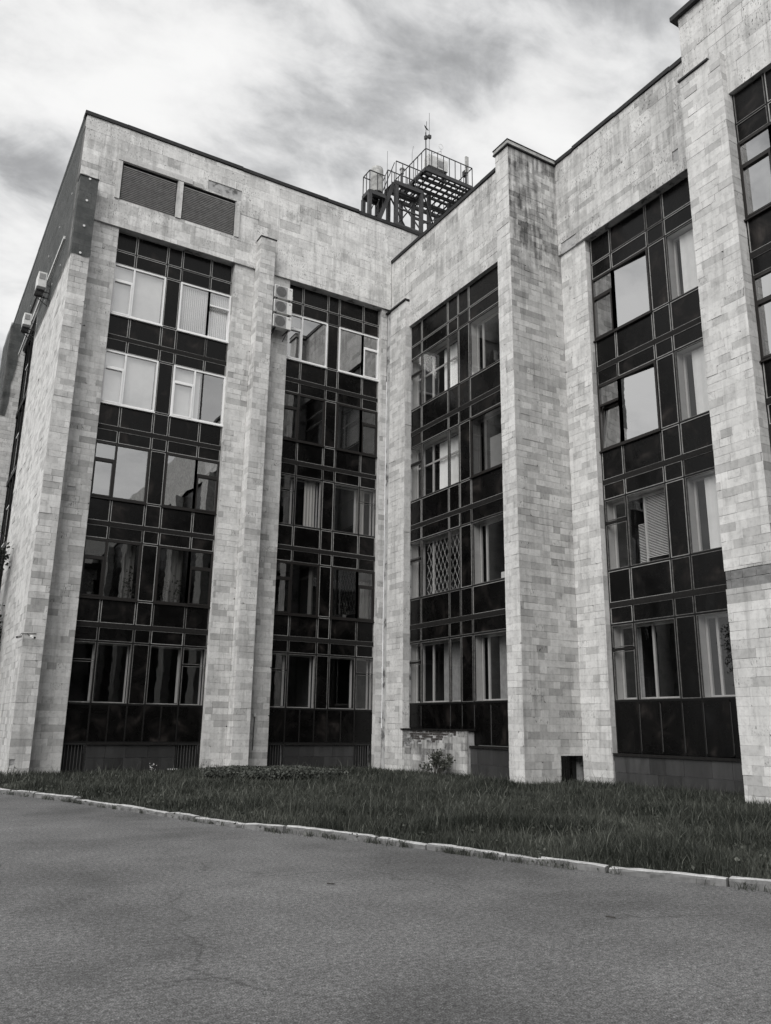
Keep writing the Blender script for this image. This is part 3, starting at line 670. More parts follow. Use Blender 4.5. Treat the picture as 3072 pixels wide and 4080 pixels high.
# louvred vents in the fascia
for (x0, x1) in ((5.22, 7.40), (7.66, 9.90)):
    mb = MB(); fbox(mb, 'v', L_F, x0, x1, 21.45, 23.14, -0.40, -0.34); ring(mb, 'v', L_F, x0, x1, 21.45, 23.14, 0.03, -0.24, -0.05); lv = mb.build('louvre', 'blackpaint', WA)
    z = 21.49
    while z < 22.98:
        sag = 0.01 if rng.random() < 0.9 else 0.03
        mb = MB(); mb.box(x0+0.03, x1-0.03, 0, 0.07, 0, 0.036, M=Matrix.Translation((0, L_F+0.05, z))@Matrix.Rotation(R(24), 4, 'X')); mb.build('slat', 'slat', lv); z += 0.078
    mb = MB(); mb.box(x0+0.03, x1-0.03, L_F+0.05, L_F+0.06, 23.0, 23.03); mb.build('slat', 'slat', lv)
for (a, b_, z0, z1, o_, tn_) in ((5.02, 5.20, 21.45, 23.14, 0.06, 0.6), (7.42, 7.64, 21.45, 23.14, 0.06, 0.62), (9.92, 10.10, 21.45, 22.6, 0.06, 0.58), (5.02, 8.0, 23.15, 23.38, 0.08, 0.55), (8.02, 8.45, 23.15, 23.36, 0.03, 0.5)):
    mb = MB(); fbox(mb, 'v', L_F, a, b_, z0, z1, -0.1, o_, tone=tn_); mb.build('vent_surround', 'stone', WA)

# ------------------------------------------------------------------ wing B
B_TOP, B_FB = 22.70, 18.80
U1F, U1P, U1G = 17.62, 17.44, 17.77
U2F, U2S, U2G = 19.30, 19.40, 19.61
U3F, U3P, U3G = 17.72, 17.50, 17.86
RC1 = [27.95, 27.02, 25.09, 24.37, 23.65, 20.90]; RC2 = [18.83, 17.89, 16.30, 15.59, 12.99]; RC3 = [11.57, 10.62, 8.9, 8.2, 6.2]
f1 = core(WB, 'fascia', 'u', U1F, 20.86, 29.32, B_FB, B_TOP-0.02, 0.6)
clad('B', f1, 'u', U1F, 20.84, 29.346, B_FB, B_TOP-0.02, 'fascia', stainfn=lambda a, z: 0.15+0.5*rng.random()*(1 if mnoise.noise(Vector((a*0.5, z*0.8, 2.0))) > 0 else 0.3))
pl1 = core(WB, 'pilaster', 'u', U1P, 27.83, 29.42, BASE, 20.0, 0.4)
clad('B', pl1, 'u', U1P, 27.82, 29.10, BASE+0.3, 20.02, 'pale'); clad('B', pl1, 'u', U1P+0.05, 29.10, 29.44, BASE+0.3, 20.02, 'course')
clad('B', pl1, 'v', 27.82, U1P+0.004, U1G-0.02, 1.72, B_FB+1.2, 'course', course=0.52)
mb = MB(); mb.box(U1P-0.07, U1F-0.005, 27.78, 29.62, 20.03, 20.10); mb.build('pilaster_cap', 'flashing', WB)
low = core(WB, 'wall', 'u', U1P+0.005, 23.66, 27.80, BASE, 1.66, 0.5)
bp = []
a = 24.28
while a < 27.95:                                     # ragged lower edge of the fallen facing
    w_ = rng.uniform(0.16, 0.4); bp.append((a, min(27.95, a+w_), (1.22 if a > 24.9 else 1.44)+rng.choice((-0.16, -0.05, 0.0, 0.03, 0.10)), 1.66)); a += w_
clad('B', low, 'u', U1P+0.005, 23.63, 27.815, BASE+0.3, 1.66, 'pale', holes=bp, tonefn=lambda a, z, t_: t_*(rng.uniform(0.38, 0.75) if (z > 0.75 and rng.random() < 0.65) else rng.uniform(0.62, 0.92)), stainfn=lambda a, z: 0.9 if z > 0.5 else 0.5)
for row in range(7):
    z = 1.06 + row*0.087; a = 24.27
    while a < 27.75:
        w_ = rng.uniform(0.18, 0.25)
        if z+0.07 < 1.655 and rng.random() < 0.88 and any(h[0] < a+w_/2 < h[1] and z+0.02 > h[2] for h in bp):
            tw = rng.uniform(-0.006, 0.006); mb = MB(); fbox(mb, 'u', U1P+0.005, a+tw, a+w_-rng.uniform(0.012, 0.03), z+tw, z+0.068+tw, -0.1, -0.030+rng.uniform(0.0, 0.026)); mb.build('brick', 'brick' if a < 27.1 else 'concrete', low)
        a += w_
for k in range(10):
    a = rng.uniform(24.4, 27.7); z = rng.uniform(1.16, 1.3); mb = MB(); r_ = rng.uniform(0.05, 0.13)
    mb.bar((U1P+0.03, a-r_, z), (U1P+0.03, a+r_, z+rng.uniform(-0.04, 0.04)), 0.05, rng.uniform(0.05, 0.11), n=7); mb.build('mortar_patch', 'concrete', low)
mb = MB(); fbox(mb, 'u', U1G, 23.60, 27.9, 1.668, 1.715, -0.05, U1G-U1P+0.04); mb.build('sill', 'rustframe', WB)
def granite(root, face, plane, a0, a1, ztop, name='plinth'):
    g = core(root, name, face, plane, min(a0, a1)+0.01, max(a0, a1)-0.01, BASE, ztop-0.06, 0.3)
    zz = [0.0-0.05, ztop*0.5, ztop-0.06]
    for r_ in range(2):
        a = min(a0, a1)
        while a < max(a0, a1)-0.05:
            b_ = a+rng.uniform(0.55, 1.0); b_ = max(a0, a1) if max(a0, a1)-b_ < 0.3 else b_
            mb = MB(); fbox(mb, face, plane, a+0.004, b_-0.004, zz[r_]+0.004, zz[r_+1]-0.004, -0.03, rng.uniform(0, 0.008), tone=rng.choice((0.10, 0.12, 0.14, 0.085))); mb.build('granite_block', 'granite', g); a = b_
    mb = MB(); fbox(mb, face, plane, min(a0, a1), max(a0, a1), ztop-0.055, ztop+0.02, -0.25, 0.06); mb.build('sill', 'rustframe', root)
granite(WB, 'u', U1G-0.2, 20.9, 23.62, 1.16); granite(WB, 'u', U2G-0.15, 12.99, 18.84, 1.06)
# deep pier between the first and second bays
pier = MB(); pier.box(17.03, 18.45, 20.16, 20.83, BASE, 22.60); pier.box(18.45, 19.9, 20.16, 20.83, 0.99, 22.60); pier.box(18.45, 19.9, 20.16, 20.83, BASE, 0.09); pier.box(18.45, 19.9, 20.5, 20.83, 0.09, 0.99); pier = pier.build('pier', 'mortar', WB)
def pier_tone(a, z, t_):
    q = rng.random()
    return t_*(0.90 if q < 0.85 else (0.62 if z > 17.5 else 0.8))
def pier_stain(a, z):
    if z < 16.5: return 0.15
    return max(0.2, min(1.0, (z-16.5)/2.2))*max(0.35, min(1.0, 1.0-(a-18.7)*0.6))*rng.uniform(0.85, 1.35)
clad('B', pier, 'u', 17.0, 20.13, 20.86, BASE+0.3, 22.62, 'pale')
clad('B', pier, 'v', 20.13, 17.004, 19.40, BASE+0.3, 22.62, 'course', holes=[(18.47, 19.40, 0.12, 0.96)], tonefn=pier_tone, stainfn=pier_stain)
mb = MB(); mb.box(16.94, 19.36, 20.07, 20.90, 22.68, 22.83); mb.build('pier_cap', 'capstone', WB)
mb = MB(); mb.box(16.92, 19.37, 20.05, 20.92, 22.625, 22.675); mb.build('pier_cap', 'flashing', WB)
mb = MB(); mb.box(16.91, 19.37, 20.04, 20.93, 22.835, 22.855); mb.build('flashing', 'flashing', WB)
# basement hatch in the pier
mb = MB(); mb.box(18.46, 19.39, 20.44, 20.48, 0.10, 0.98); ht = mb.build('basement_hatch', 'blackpaint', WB)
for k in range(7):
    mb = MB(); a = 18.52+k*0.1; mb.box(a, a+0.085, 20.425, 20.439, 0.15, 0.95); mb.build('board', 'panel', ht)
mb = MB(); mb.box(17.2, 19.5, 20.0, 20.12, 0.0, 0.11); mb.build('step', 'concrete', WB)
f2 = core(WB, 'fascia', 'u', U2F, 13.0, 20.12, B_FB, B_TOP-0.02, 0.6)
clad('B', f2, 'u', U2F, 12.98, 20.126, B_FB, B_TOP-0.02, 'fascia', holes=[(19.24, 19.97, 18.80, 19.23), (14.56, 14.79, 19.31, 19.72)], stainfn=lambda a, z: 0.15+0.5*rng.random()*(1 if mnoise.noise(Vector((a*0.5, z*0.8, 2.0))) > 0 else 0.3))
s2 = core(WB, 'wall', 'u', U2S, 18.87, 20.10, BASE, B_FB, 0.5)
clad('B', s2, 'u', U2S, 18.86, 20.126, BASE+0.3, B_FB-0.004, 'pale')
clad('B', s2, 'v', 18.86, U2S+0.004, U2G, 1.07, B_FB-0.004, 'course', course=0.786)
f3 = core(WB, 'fascia', 'u', U3F, -2.0, 12.94, B_FB, 22.55, 0.6)
clad('B', f3, 'u', U3F, 4.0, 12.97, B_FB, 22.55, 'fascia')
p3 = core(WB, 'pier', 'u', U3P, 11.62, 12.92, BASE, 20.08, 0.55)
clad('B', p3, 'u', U3P, 11.59, 12.95, BASE+0.3, 20.1, 'pale', holes=[(11.5, 13.0, 5.15, 5.60)], tonefn=lambda a, z, t_: t_*(0.72 if 4.86 < z < 5.16 and a > 12.0 else 1.0))
clad('B', p3, 'v', 11.59, U3P+0.004, U3G, BASE+0.3, 20.1, 'course')
a = 11.6                                                          # rough bare blocks where a band of slabs is gone
while a < 12.9:
    b_ = min(12.93, a+rng.uniform(0.3, 0.5))
    for z0, z1 in ((5.15, 5.37), (5.38, 5.60)):
        mb = MB(); fbox(mb, 'u', U3P, a+0.006, b_-0.006, z0, z1-rng.uniform(0.004, 0.03), -0.06, -0.015+rng.uniform(-0.008, 0.006)); mb.build('rough_block', 'concrete', p3)
    a = b_
mb = MB(); mb.box(U3P-0.05, U3F-0.01, 11.95, 12.98, 20.11, 20.17); mb.build('pier_cap', 'flashing', WB)
mb = MB(); mb.box(U3F+0.02, 21.5, 12.80, 12.955, BASE, 22.5); mb.box(17.8, 26, -2.0, 12.75, 22.2, 22.4); mb.box(19.4, 26, 13.0, 20.0, 22.2, 22.4); mb.box(17.7, 26, 20.2, 29.3, 22.2, 22.4); mb.box(25.5, 26, -2, 29.3, BASE, 22.2); mb.box(19.9, 25.5, 20.3, 20.7, BASE, 22.2)
mb.build('rear_wall', 'concrete', WB)
flashing(WB, 'u', U1F, 20.88, 29.56, B_TOP); flashing(WB, 'u', U2F, 12.98, 20.06, B_TOP); flashing(WB, 'u', U3F, -2.0, 13.16, 22.55, over=0.14)
def bay_B(C, plane, which, zlow):
    S = [2.63, 6.72, 10.80, 14.85]; WH = 2.36; top = B_FB+0.02; nc = len(C)-1
    zs = [S[0]]; thick = []
    for k, s_ in enumerate(S):
        zs += [s_, s_+WH, s_+2.98 if k < 3 else s_+2.95]
        if k < 3: thick.append(s_+2.98)
    frame_grid(WB, 'u', plane, C, sorted(set(zs)), top, min(zlow), thick)
    for k, s_ in enumerate(S):
        rb = (s_+WH, s_+2.98-0.055 if k < 3 else s_+2.97); ra = (s_+2.98+0.055 if k < 3 else s_+2.97, S[k+1] if k < 3 else top)
        for c_ in range(nc):
            panel(WB, 'u', plane, C[c_], C[c_+1], *rb); panel(WB, 'u', plane, C[c_], C[c_+1], *ra)
    pc = {1: 3, 2: 2, 3: 2}[which]
    for k, s_ in enumerate(S): panel(WB, 'u', plane, C[pc], C[pc+1], s_, s_+WH)
    for c_ in range(nc):
        z0 = zlow[c_]; w_ = abs(C[c_+1]-C[c_]); parts = 1 if (w_ < 1.1 or which == 1 and c_ < 4) else (2 if w_ < 2 else 3)
        for q in range(parts):
            a0 = C[c_]+(C[c_+1]-C[c_])*q/parts; a1 = C[c_]+(C[c_+1]-C[c_])*(q+1)/parts
            panel(WB, 'u', plane, a0, a1, z0, S[0], bead=False)
            mb = MB(); fbox(mb, 'u', plane, a0-0.012, a0+0.012, z0+0.05, S[0]-0.05, -0.02, 0.008); mb.build('cover_strip', 'rustframe', WB)
            mb = MB(); fbox(mb, 'u', plane, a1-0.03, a1-0.022, z0+0.1, S[0]-0.1, -0.02, 0.006); mb.build('cover_strip', 'grille', WB)
    nm = {1: 'bay beside the inner corner', 2: 'recessed bay behind the deep pier', 3: 'bay at the right edge'}[which]
    for k, s_ in enumerate(S):
        z0, z1 = s_, s_+WH; zv = z1-0.74; fl = floor_name(k, 4)
        st = 'orig'; gm = 'glass_plain'
        if which == 2 and k >= 2: st = 'dark'; gm = 'glass_mirror'
        if which == 3: st = 'dark'; gm = 'glass_mirror'
        leaves = [(C[0], C[1], z0, zv-0.08 if st == 'orig' else zv, 'sash'), (C[0], C[1], zv, z1, 'vent'), (C[1], C[2], z0, z1, 'fixed')]
        if which == 2 and k >= 2: leaves[2] = (C[1], C[2], z0, z1, 'tilted')
        if which == 2 and k == 2: leaves[0] = (C[0], C[1], z0, zv, 'open')
        if which == 3: leaves = [(C[0], C[1], z0, zv, 'sash'), (C[0], C[1], zv, z1, 'vent'), (C[1], C[2], z0, z1, 'fixed')]
        iv = [C[1]-0.42]
        if which == 1: leaves.append((C[2], C[3], z0, z1, 'fixed')); iv = [C[1]-0.33, C[2]-0.33, C[1]+0.35]
        window(WB, 'u', plane, leaves, st, gm, {'v': iv, 'h': (z1-0.85,) if (which == 1 and k >= 2) else ()} if st == 'orig' else None)
        if st == 'orig' and True:
            mb = MB(); fbox(mb, 'u', plane, C[0]-MW, C[1]+MW, zv-0.08, zv+0.0, -0.05, 0.012); mb.build('transom', 'rustframe', WB)
        lst = [(C[pc+1], C[-1], z0, z1, 'fixed')]
        s2_ = 'dark' if (which == 1 and k == 2) or which == 3 else 'orig'
        window(WB, 'u', plane, lst, s2_, 'glass_dark' if s2_ == 'dark' else 'glass_plain', {'v': [C[pc+1]-0.42] if (which == 1 or k == 0) else [], 'h': ()})
        if which == 1:
            if k in (2, 3): curtain('u', plane, C[2]+0.05, C[1]-(0.95 if k == 3 else 0.62), z0+0.05, z1-0.1, f'pale curtain behind {fl} window of the bay beside the inner corner', back=0.50, mat='blind')
            if k == 3: curtain('u', plane, C[3]+0.35, C[2]-0.1, z0+.05, z1-.1, 'pale curtain edge behind narrow top-floor pane of the bay beside the inner corner', back=0.55)
            if k == 2: curtain('u', plane, C[3]+0.1, C[2]-0.1, z0+.05, z1-.1, 'pale curtain behind narrow third-floor pane of the bay beside the inner corner', back=0.6); 
            if k == 2:
                mb = MB(); fbox(mb, 'u', plane, 20.95, 23.05, z0+0.05, z0+1.5, -0.50, -0.46); tag(mb.build('white_board', 'blind'), 'white board standing behind third-floor window left of the deep pier', 'board')
            if k == 0: curtain('u', plane, C[2]+0.3, C[1]-0.55, z0+0.05, z1-0.05, 'grey flat curtain behind ground-floor window above the bare brick patch', back=0.7, amp=0.006, mat='greyplastic')
            if k == 0: curtain('u', plane, 20.95, C[4]-0.6, z0+0.05, z1-0.05, 'grey flat curtain behind ground-floor window left of the deep pier', back=0.7, amp=0.006, mat='greyplastic')
            if k == 1:
                # white diamond lattice screen behind the second-floor panes
                mb = MB(); a0, a1 = C[3]+0.1, C[1]-0.1; hgt = z1-z0-0.1; d = 0.27
                for sgn in (1, -1):
                    x = a0-hgt
                    while x < a1+hgt:
                        p0a, p1a = x, x+sgn*hgt*0.52
                        lo_t, hi_t = 0.0, 1.0
                        dx = p1a-p0a
                        ts = sorted(((a0-p0a)/dx, (a1-p0a)/dx)); lo_t = max(0, ts[0]); hi_t = min(1, ts[1])
                        if hi_t-lo_t > 0.03:
                            A_ = P('u', plane, p0a+dx*lo_t, z0+0.05+hgt*lo_t, -0.24-0.006*sgn); B_ = P('u', plane, p0a+dx*hi_t, z0+0.05+hgt*hi_t, -0.24-0.006*sgn)
                            mb.bar(A_, B_, 0.009)
                        x += d
                tag(mb.build('lattice_screen', 'whitemetal'), 'white diamond lattice grille behind second-floor window beside the inner corner', 'grille')
        if which == 2:
            if k == 1: hblind('u', plane, C[2]+0.05, C[1]-0.48, z0+0.25, z1-0.1, 'white horizontal blind behind second-floor window of the recessed bay', back=0.30); hblind('u', plane, C[1]-0.32, C[1]-0.04, z0+0.1, z0+1.4, 'strip of white blind at left of second-floor window in the recessed bay', back=0.45)
            if k >= 1: curtain('u', plane, 13.1, C[3]-0.34-0.06*(3-k), z0+0.05, z1-0.10, f'white curtain behind {fl} window half hidden by the right pier', back=0.30, amp=0.012, wl=0.3, mat='blind')
            if k == 2: curtain('u', plane, C[1]+0.1, C[0]-0.2, z0+.05, zv-.1, 'grey striped curtain behind the tilted third-floor sash of the recessed bay', back=0.6, amp=0.05, wl=0.3)
            if k == 0: curtain('u', plane, C[1]+0.35, C[0]-0.25, z0+.05, z1-.1, 'dull curtain behind ground-floor vent window of the recessed bay', back=0.7, amp=0.01, mat='greyplastic')
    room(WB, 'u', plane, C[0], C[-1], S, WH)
bay_B(RC1, U1G, 1, [1.715, 1.715, 1.715, 1.715, 1.17]); bay_B(RC2, U2G, 2, [1.07]*4); bay_B(RC3, U3G, 3, [1.07]*4)
f5_ = MB(); f5_.box(17.72, 18.3, -45.0, 5.9, B_FB, 22.55); f5_.build('fascia', 'capstone', WB)
for k in range(7):
    y1 = 6.15-7.4*k
    mb = MB(); mb.box(17.35, 18.3, y1-1.4, y1, BASE, B_FB-0.01); mb.build('pier', 'capstone', WB)
    mb = MB(); mb.box(17.9, 18.1, y1-7.4, y1-1.4, BASE, B_FB-0.01); mb.build('glazing', 'panel', WB)
emit_slabs('A', WA); emit_slabs('B', WB)
# paint marks and small graffiti
mb = MB()
for k in range(16):
    x = 8.30+abs(rng.gauss(0, 0.12)); z = 0.30+rng.gauss(0, 0.09); r_ = rng.uniform(0.008, 0.03)
    mb.quad([P('v', L_G-0.02, x+r_*math.cos(q)*rng.uniform(.6, 1.2), max(0.1, z)+r_*math.sin(q), 0.009) for q in (0, 1.2, 2.5, 3.7, 5)])
for k in range(5): fbox(mb, 'v', L_G-0.02, 8.95+k*0.075, 8.99+k*0.075, 0.20, 0.245, 0.0, 0.009)
mb.build('paint_splash', 'whitepaint', WA)
mb = MB()
for a, b_ in (((11.86, 2.62), (11.86, 2.45)), ((11.86, 2.62), (11.74, 2.62)), ((11.86, 2.53), (11.76, 2.53)), ((11.76, 2.53), (11.76, 2.45)), ((11.86, 2.45), (11.76, 2.45)), ((11.71, 2.64), (11.67, 2.70)), ((11.67, 2.70), (11.66, 2.63)), ((11.66, 2.63), (11.71, 2.64))):
    mb.bar((U3P-0.012, a[0], a[1]), (U3P-0.012, b_[0], b_[1]), 0.012, 0.008)
mb.build('graffiti_mark', 'blackpaint', WB)

# ------------------------------------------------------------------ things fixed to the walls
def ac_unit(label, x0, x1, y0, y1, z0, z1, face, diamond=True):
    o = thing('air_conditioner', label, 'air conditioner', ((x0+x1)/2, (y0+y1)/2, z0), 'outdoor air conditioner units')
    mb = MB(); mb.box(x0, x1, y0, y1, z0, z1); cs = mb.build('casing', 'whitemetal', o)
    bv = cs.modifiers.new('bevel', 'BEVEL'); bv.width = 0.02; bv.segments = 2
    if face == 'v':
        w_ = x1-x0; cx_ = x0+w_*0.36; cz = (z0+z1)/2; rr_ = min(0.23, (z1-z0)*0.43)
        mb = MB(); mb.box(x0+0.02, x0+w_*0.70, y0-0.006, y0-0.001, z0+0.03, z1-0.03); fg = mb.build('grille_panel', 'greyplastic', o)
        mb = MB(); mb.lathe((cx_, y0-0.011, cz), [(rr_, 0), (rr_, 0.004)], 28, 'y'); mb.build('fan_opening', 'grille', o)
        for k in range(9):
            zz = cz-rr_+rr_*2*(k+0.5)/9; hw = math.sqrt(max(0.0004, rr_*rr_-(zz-cz)**2))
            mb = MB(); mb.box(cx_-hw, cx_+hw, y0-0.02, y0-0.013, zz-0.006, zz+0.006); mb.build('guard_bar', 'greyplastic', o)
        mb = MB(); mb.box(x1, x1+0.035, y0+0.06, y1-0.05, z0+0.05, z0+0.24); mb.build('valve_cover', 'whitemetal', o)
        if diamond:
            mb = MB(); ex, ez, q = x1-0.105, z1-0.12, 0.030
            for dx, dz in ((0, 0.045), (-0.028, 0.0), (0.028, 0.0)):
                mb.quad([(ex+dx, y0-0.004, ez+dz-q*0.8), (ex+dx+q*0.55, y0-0.004, ez+dz), (ex+dx, y0-0.004, ez+dz+q*0.8), (ex+dx-q*0.55, y0-0.004, ez+dz)])
            mb.build('emblem', 'blackpaint', o)
        for xx in (x0+0.12, x1-0.12):
            mb = MB(); mb.box(xx-0.02, xx+0.02, y0+0.02, L_S-0.0, z0-0.045, z0-0.003); mb.bar((xx, y0+0.1, z0-0.05), (xx, L_S-0.01, z0-0.30), 0.025); mb.build('bracket', 'steel', o)
    else:
        mb = MB(); mb.box(x0+0.04, x1-0.08, y0-0.02, y0-0.001, z1-0.32, z1-0.08); mb.build('end_cover', 'greyplastic', o)
        mb = MB(); mb.box(x0-0.02, x1-0.05, y0-0.01, y1+0.01, z0-0.12, z0-0.004); mb.build('drip_tray', 'grille', o)
        for yy in (y0+0.12, y1-0.12):
            mb = MB(); mb.box(x0-0.02, 3.66, yy-0.02, yy+0.02, z0-0.17, z0-0.125); mb.bar((x0+0.05, yy, z0-0.17), (3.64, yy, z0-0.5), 0.025); mb.build('bracket', 'steel', o)
        mb = MB(); mb.bar((x1-0.03, y0+0.05, z0+0.2), (3.62, y0+0.02, z0+0.05), 0.03, n=8); mb.bar((3.62, y0+0.02, z0+0.05), (3.63, y0+0.02, z0-0.8), 0.03, n=8); mb.build('hose', 'blackpaint', o)
for k, lb in enumerate(('topmost of three stacked white air conditioners right of the middle pilaster', 'middle one of three stacked white air conditioners right of the middle pilaster', 'lowest of three stacked white air conditioners right of the middle pilaster')):
    z0 = [18.98, 18.31, 17.64][k]
    ac_unit(lb, 11.66, 12.47, 28.84, 29.14, z0, z0+0.56, 'v')
ac_unit('white air conditioner on the netted side wall, the nearer and higher of two', 3.10, 3.44, 33.2, 33.95, 18.95, 19.62, 'u')
ac_unit('white air conditioner on the netted side wall, the farther and lower of two', 3.12, 3.44, 37.3, 38.0, 19.05, 19.62, 'u')
# dark protective netting
def net_sheet(o, pts_fn, nu, nv, name='sheet'):
    mb = MB()
    for j in range(nv+1):
        for i in range(nu+1): mb.v.append(pts_fn(i/nu, j/nv))
    for j in range(nv):
        for i in range(nu): a = j*(nu+1)+i; mb.f.append((a, a+1, a+nu+2, a+nu+1)); mb.tone.append(1); mb.pit.append(0)
    return mb.build(name, 'net', o, smooth=True)
def washers(o, pts, axis):
    for q in pts:
        mb = MB(); mb.lathe(q, [(0.045, 0), (0.04, 0.02)], 12, axis); mb.build('washer', 'whitepaint', o)
no = thing('netting', 'dark net wrapped over the top of the left corner pilaster', 'netting', (4, 28.8, 18.2))
net_sheet(no, lambda s_, t_: (3.655+0.665*s_, 28.835-0.006*math.sin(9*s_+4*t_), 18.32+3.36*t_+0.02*math.sin(7*s_)), 10, 14)
net_sheet(no, lambda s_, t_: (3.655+0.01*math.sin(5*t_), 28.836+0.5*s_, 18.32+3.36*t_), 4, 14, 'side_sheet')
washers(no, [(3.98, 28.815, 20.62), (3.99, 28.815, 19.55), (3.97, 28.815, 18.42), (4.0, 28.815, 21.55)], 'y')
no = thing('netting', 'dark net covering the top of the side wall under the parapet', 'netting', (3.6, 38, 18.3))
net_sheet(no, lambda s_, t_: (3.625-0.012*math.sin(11*s_+5*t_), 29.36+24.0*s_, 18.36+6.28*t_ if s_ < 0.34 else 21.3+3.34*t_), 50, 8)
washers(no, [(3.60, 31.0+1.9*k, 18.9+0.12*(k % 3)) for k in range(4)]+[(3.60, 30.2+2.6*k, 21.6) for k in range(6)], 'x')
no = thing('netting', 'dark net with scalloped edge hanging on the far side pilaster', 'netting', (3.4, 43.1, 15))
net_sheet(no, lambda s_, t_: (3.07+(0.28+0.52*t_*t_+0.07*abs(math.sin(9*t_)))*s_, 43.165-0.02*math.sin(6*s_+3*t_), 16.6+5.1*t_), 8, 20)
net_sheet(no, lambda s_, t_: (3.065+0.01*math.sin(9*s_), 43.17+3.5*s_, 16.6+5.1*t_), 8, 12, 'side_sheet')
mb = MB(); mb.box(3.53, 3.59, 30.4, 42.6, 19.72, 19.84)
tag(mb.build('cable_duct', 'whitemetal'), 'white cable duct running along the netted side wall past the air conditioners', 'cable duct')
# surveillance cameras
def cctv(label, base, head, tip):
    o = thing('surveillance_camera', label, 'camera', base)
    mb = MB(); mb.bar(base, head, 0.02, n=8); mb.build('arm', 'blackpaint', o)
    mb = MB(); h_ = Vector(head); t_ = Vector(tip); mb.bar(h_, t_, 0.09, n=14); mb.bar(h_+(t_-h_)*0.1+Vector((0, 0, .03)), t_+(t_-h_)*0.15+Vector((0, 0, .05)), 0.10, 0.012); mb.build('housing', 'whitemetal', o)
    mb = MB(); mb.bar(t_, t_+(t_-h_).normalized()*0.012, 0.06, n=12); mb.build('lens', 'blackpaint', o)
cctv('small white bullet camera on the front of the left corner pilaster', (3.78, 28.85, 4.50), (3.88, 28.72, 4.42), (3.96, 28.50, 4.36))
cctv('small white bullet camera sticking out round the left corner', (3.66, 28.90, 4.50), (3.60, 28.82, 4.42), (3.46, 28.66, 4.36))
mb = MB(); mb.bar((3.60, 28.83, 4.50), (4.05, 28.83, 4.53), 0.022, n=6); mb.bar((3.60, 28.83, 4.50), (3.48, 28.95, 4.36), 0.02, n=6); tag(mb.build('cable', 'blackpaint', smooth=True), 'thin black cable joining the two corner surveillance cameras', 'cable')
o = thing('junction_box', 'small pale box with a thin pipe below it, right of the middle pilaster', 'junction box', (11.97, 29.4, 0.9))
mb = MB(); mb.box(11.93, 12.02, 29.35, 29.43, 2.06, 2.18); mb.build('box', 'whitemetal', o)
mb = MB(); mb.bar((11.975, 29.40, 2.06), (11.955, 29.40, 0.86), 0.028, n=8); mb.build('pipe', 'blackpaint', o)

# ------------------------------------------------------------------ roof platform with aerials
o = thing('antenna_platform', 'dark steel platforms with railings and stairs on the roof at the inner corner', 'platform', (19, 30.5, 24.3))
RZ = 24.3
def col(x, y, z0, z1, w=0.17): mb = MB(); mb.box(x-w/2, x+w/2, y-w/2, y+w/2, z0, z1); mb.build('column', 'steel', o)
def beam(a, b_, w=0.12, h=0.2): mb = MB(); mb.bar(a, b_, w, h); mb.build('beam', 'steel', o)
def deck(x0, x1, y0, y1, z, cols_, hrail=1.13, sides='fblr', bars=True):
    for (a, b_) in (((x0, y0), (x1, y0)), ((x0, y1), (x1, y1)), ((x0, y0), (x0, y1)), ((x1, y0), (x1, y1))): beam((*a, z-0.1), (*b_, z-0.1))
    mb = MB(); y = y0
    k = max(3, int((x1-x0)/0.34))
    for q in range(k):
        x = x0+(x1-x0)*(q+0.5)/k; mb.box(x-0.045, x+0.045, y0, y1, z-0.01, z+0.02)
    k = max(2, int((y1-y0)/0.7))
    for q in range(k): yy = y0+(y1-y0)*(q+0.5)/k; mb.box(x0, x1, yy-0.05, yy+0.05, z-0.12, z-0.012)
    mb.build('deck', 'steel', o)
    def rail(a, b_):
        a = Vector((*a, z)); b_ = Vector((*b_, z)); n_ = max(2, round((b_-a).length/0.36)); up = Vector((0, 0, hrail))
        mb = MB(); mb.bar(a+up, b_+up, 0.04); mb.build('handrail', 'steel', o)
        for q in range(n_+1):
            c_ = a+(b_-a)*q/n_; mb = MB(); mb.bar(c_, c_+up, 0.032); mb.build('baluster', 'steel', o)
    if 'f' in sides: rail((x0, y0), (x1, y0))
    if 'b' in sides: rail((x0, y1), (x1, y1))
    if 'l' in sides: rail((x0, y0), (x0, y1))
    if 'r' in sides: rail((x1, y0), (x1, y1))
    for (x, y) in cols_: col(x, y, RZ, z-0.2)
deck(16.70, 17.55, 30.0, 30.65, 26.74, [(16.72, 30.02), (16.72, 30.63), (17.5, 30.63)], 1.08, 'flb')
deck(18.17, 19.72, 30.0, 30.8, 27.80, [(18.22, 30.04), (19.68, 30.04), (18.22, 30.78), (19.68, 30.78)], 1.13, 'frb')
deck(19.93, 22.87, 30.0, 33.0, 29.27, [(20.2, 32.8), (22.5, 31.6), (21.2, 31.6), (22.6, 33.0)], 1.13, 'flrb')
for y in (30.5, 31.3, 32.2): beam((19.8, y, 29.0), (22.9, y, 29.0), 0.1, 0.16)
beam((18.1, 30.0, 25.32), (19.8, 30.0, 25.32), 0.14, 0.22); beam((18.22, 30.1, 26.4), (19.68, 30.1, 26.4), 0.07, 0.07); beam((18.22, 30.8, 25.6), (19.7, 30.8, 25.6), 0.1, 0.12)
for a, b_ in (((19.8, 30.1, 27.9), (22.2, 31.4, 25.0)), ((19.7, 30.2, 26.0), (22.5, 31.4, 28.3)), ((18.25, 30.75, 25.2), (19.65, 30.75, 27.4)), ((19.65, 30.7, 25.2), (18.3, 30.7, 27.3)), ((20.2, 32.8, 25.0), (22.6, 33.0, 28.8)), ((22.5, 31.6, 25.0), (20.3, 32.7, 28.8)), ((19.8, 31.2, 25.2), (22.5, 31.6, 26.5))):
    mb = MB(); mb.bar(a, b_, 0.06); mb.build('brace', 'steel', o)
for z in (25.4, 26.4, 27.4): beam((20.1, 31.6, z), (22.5, 31.6, z), 0.08, 0.12)
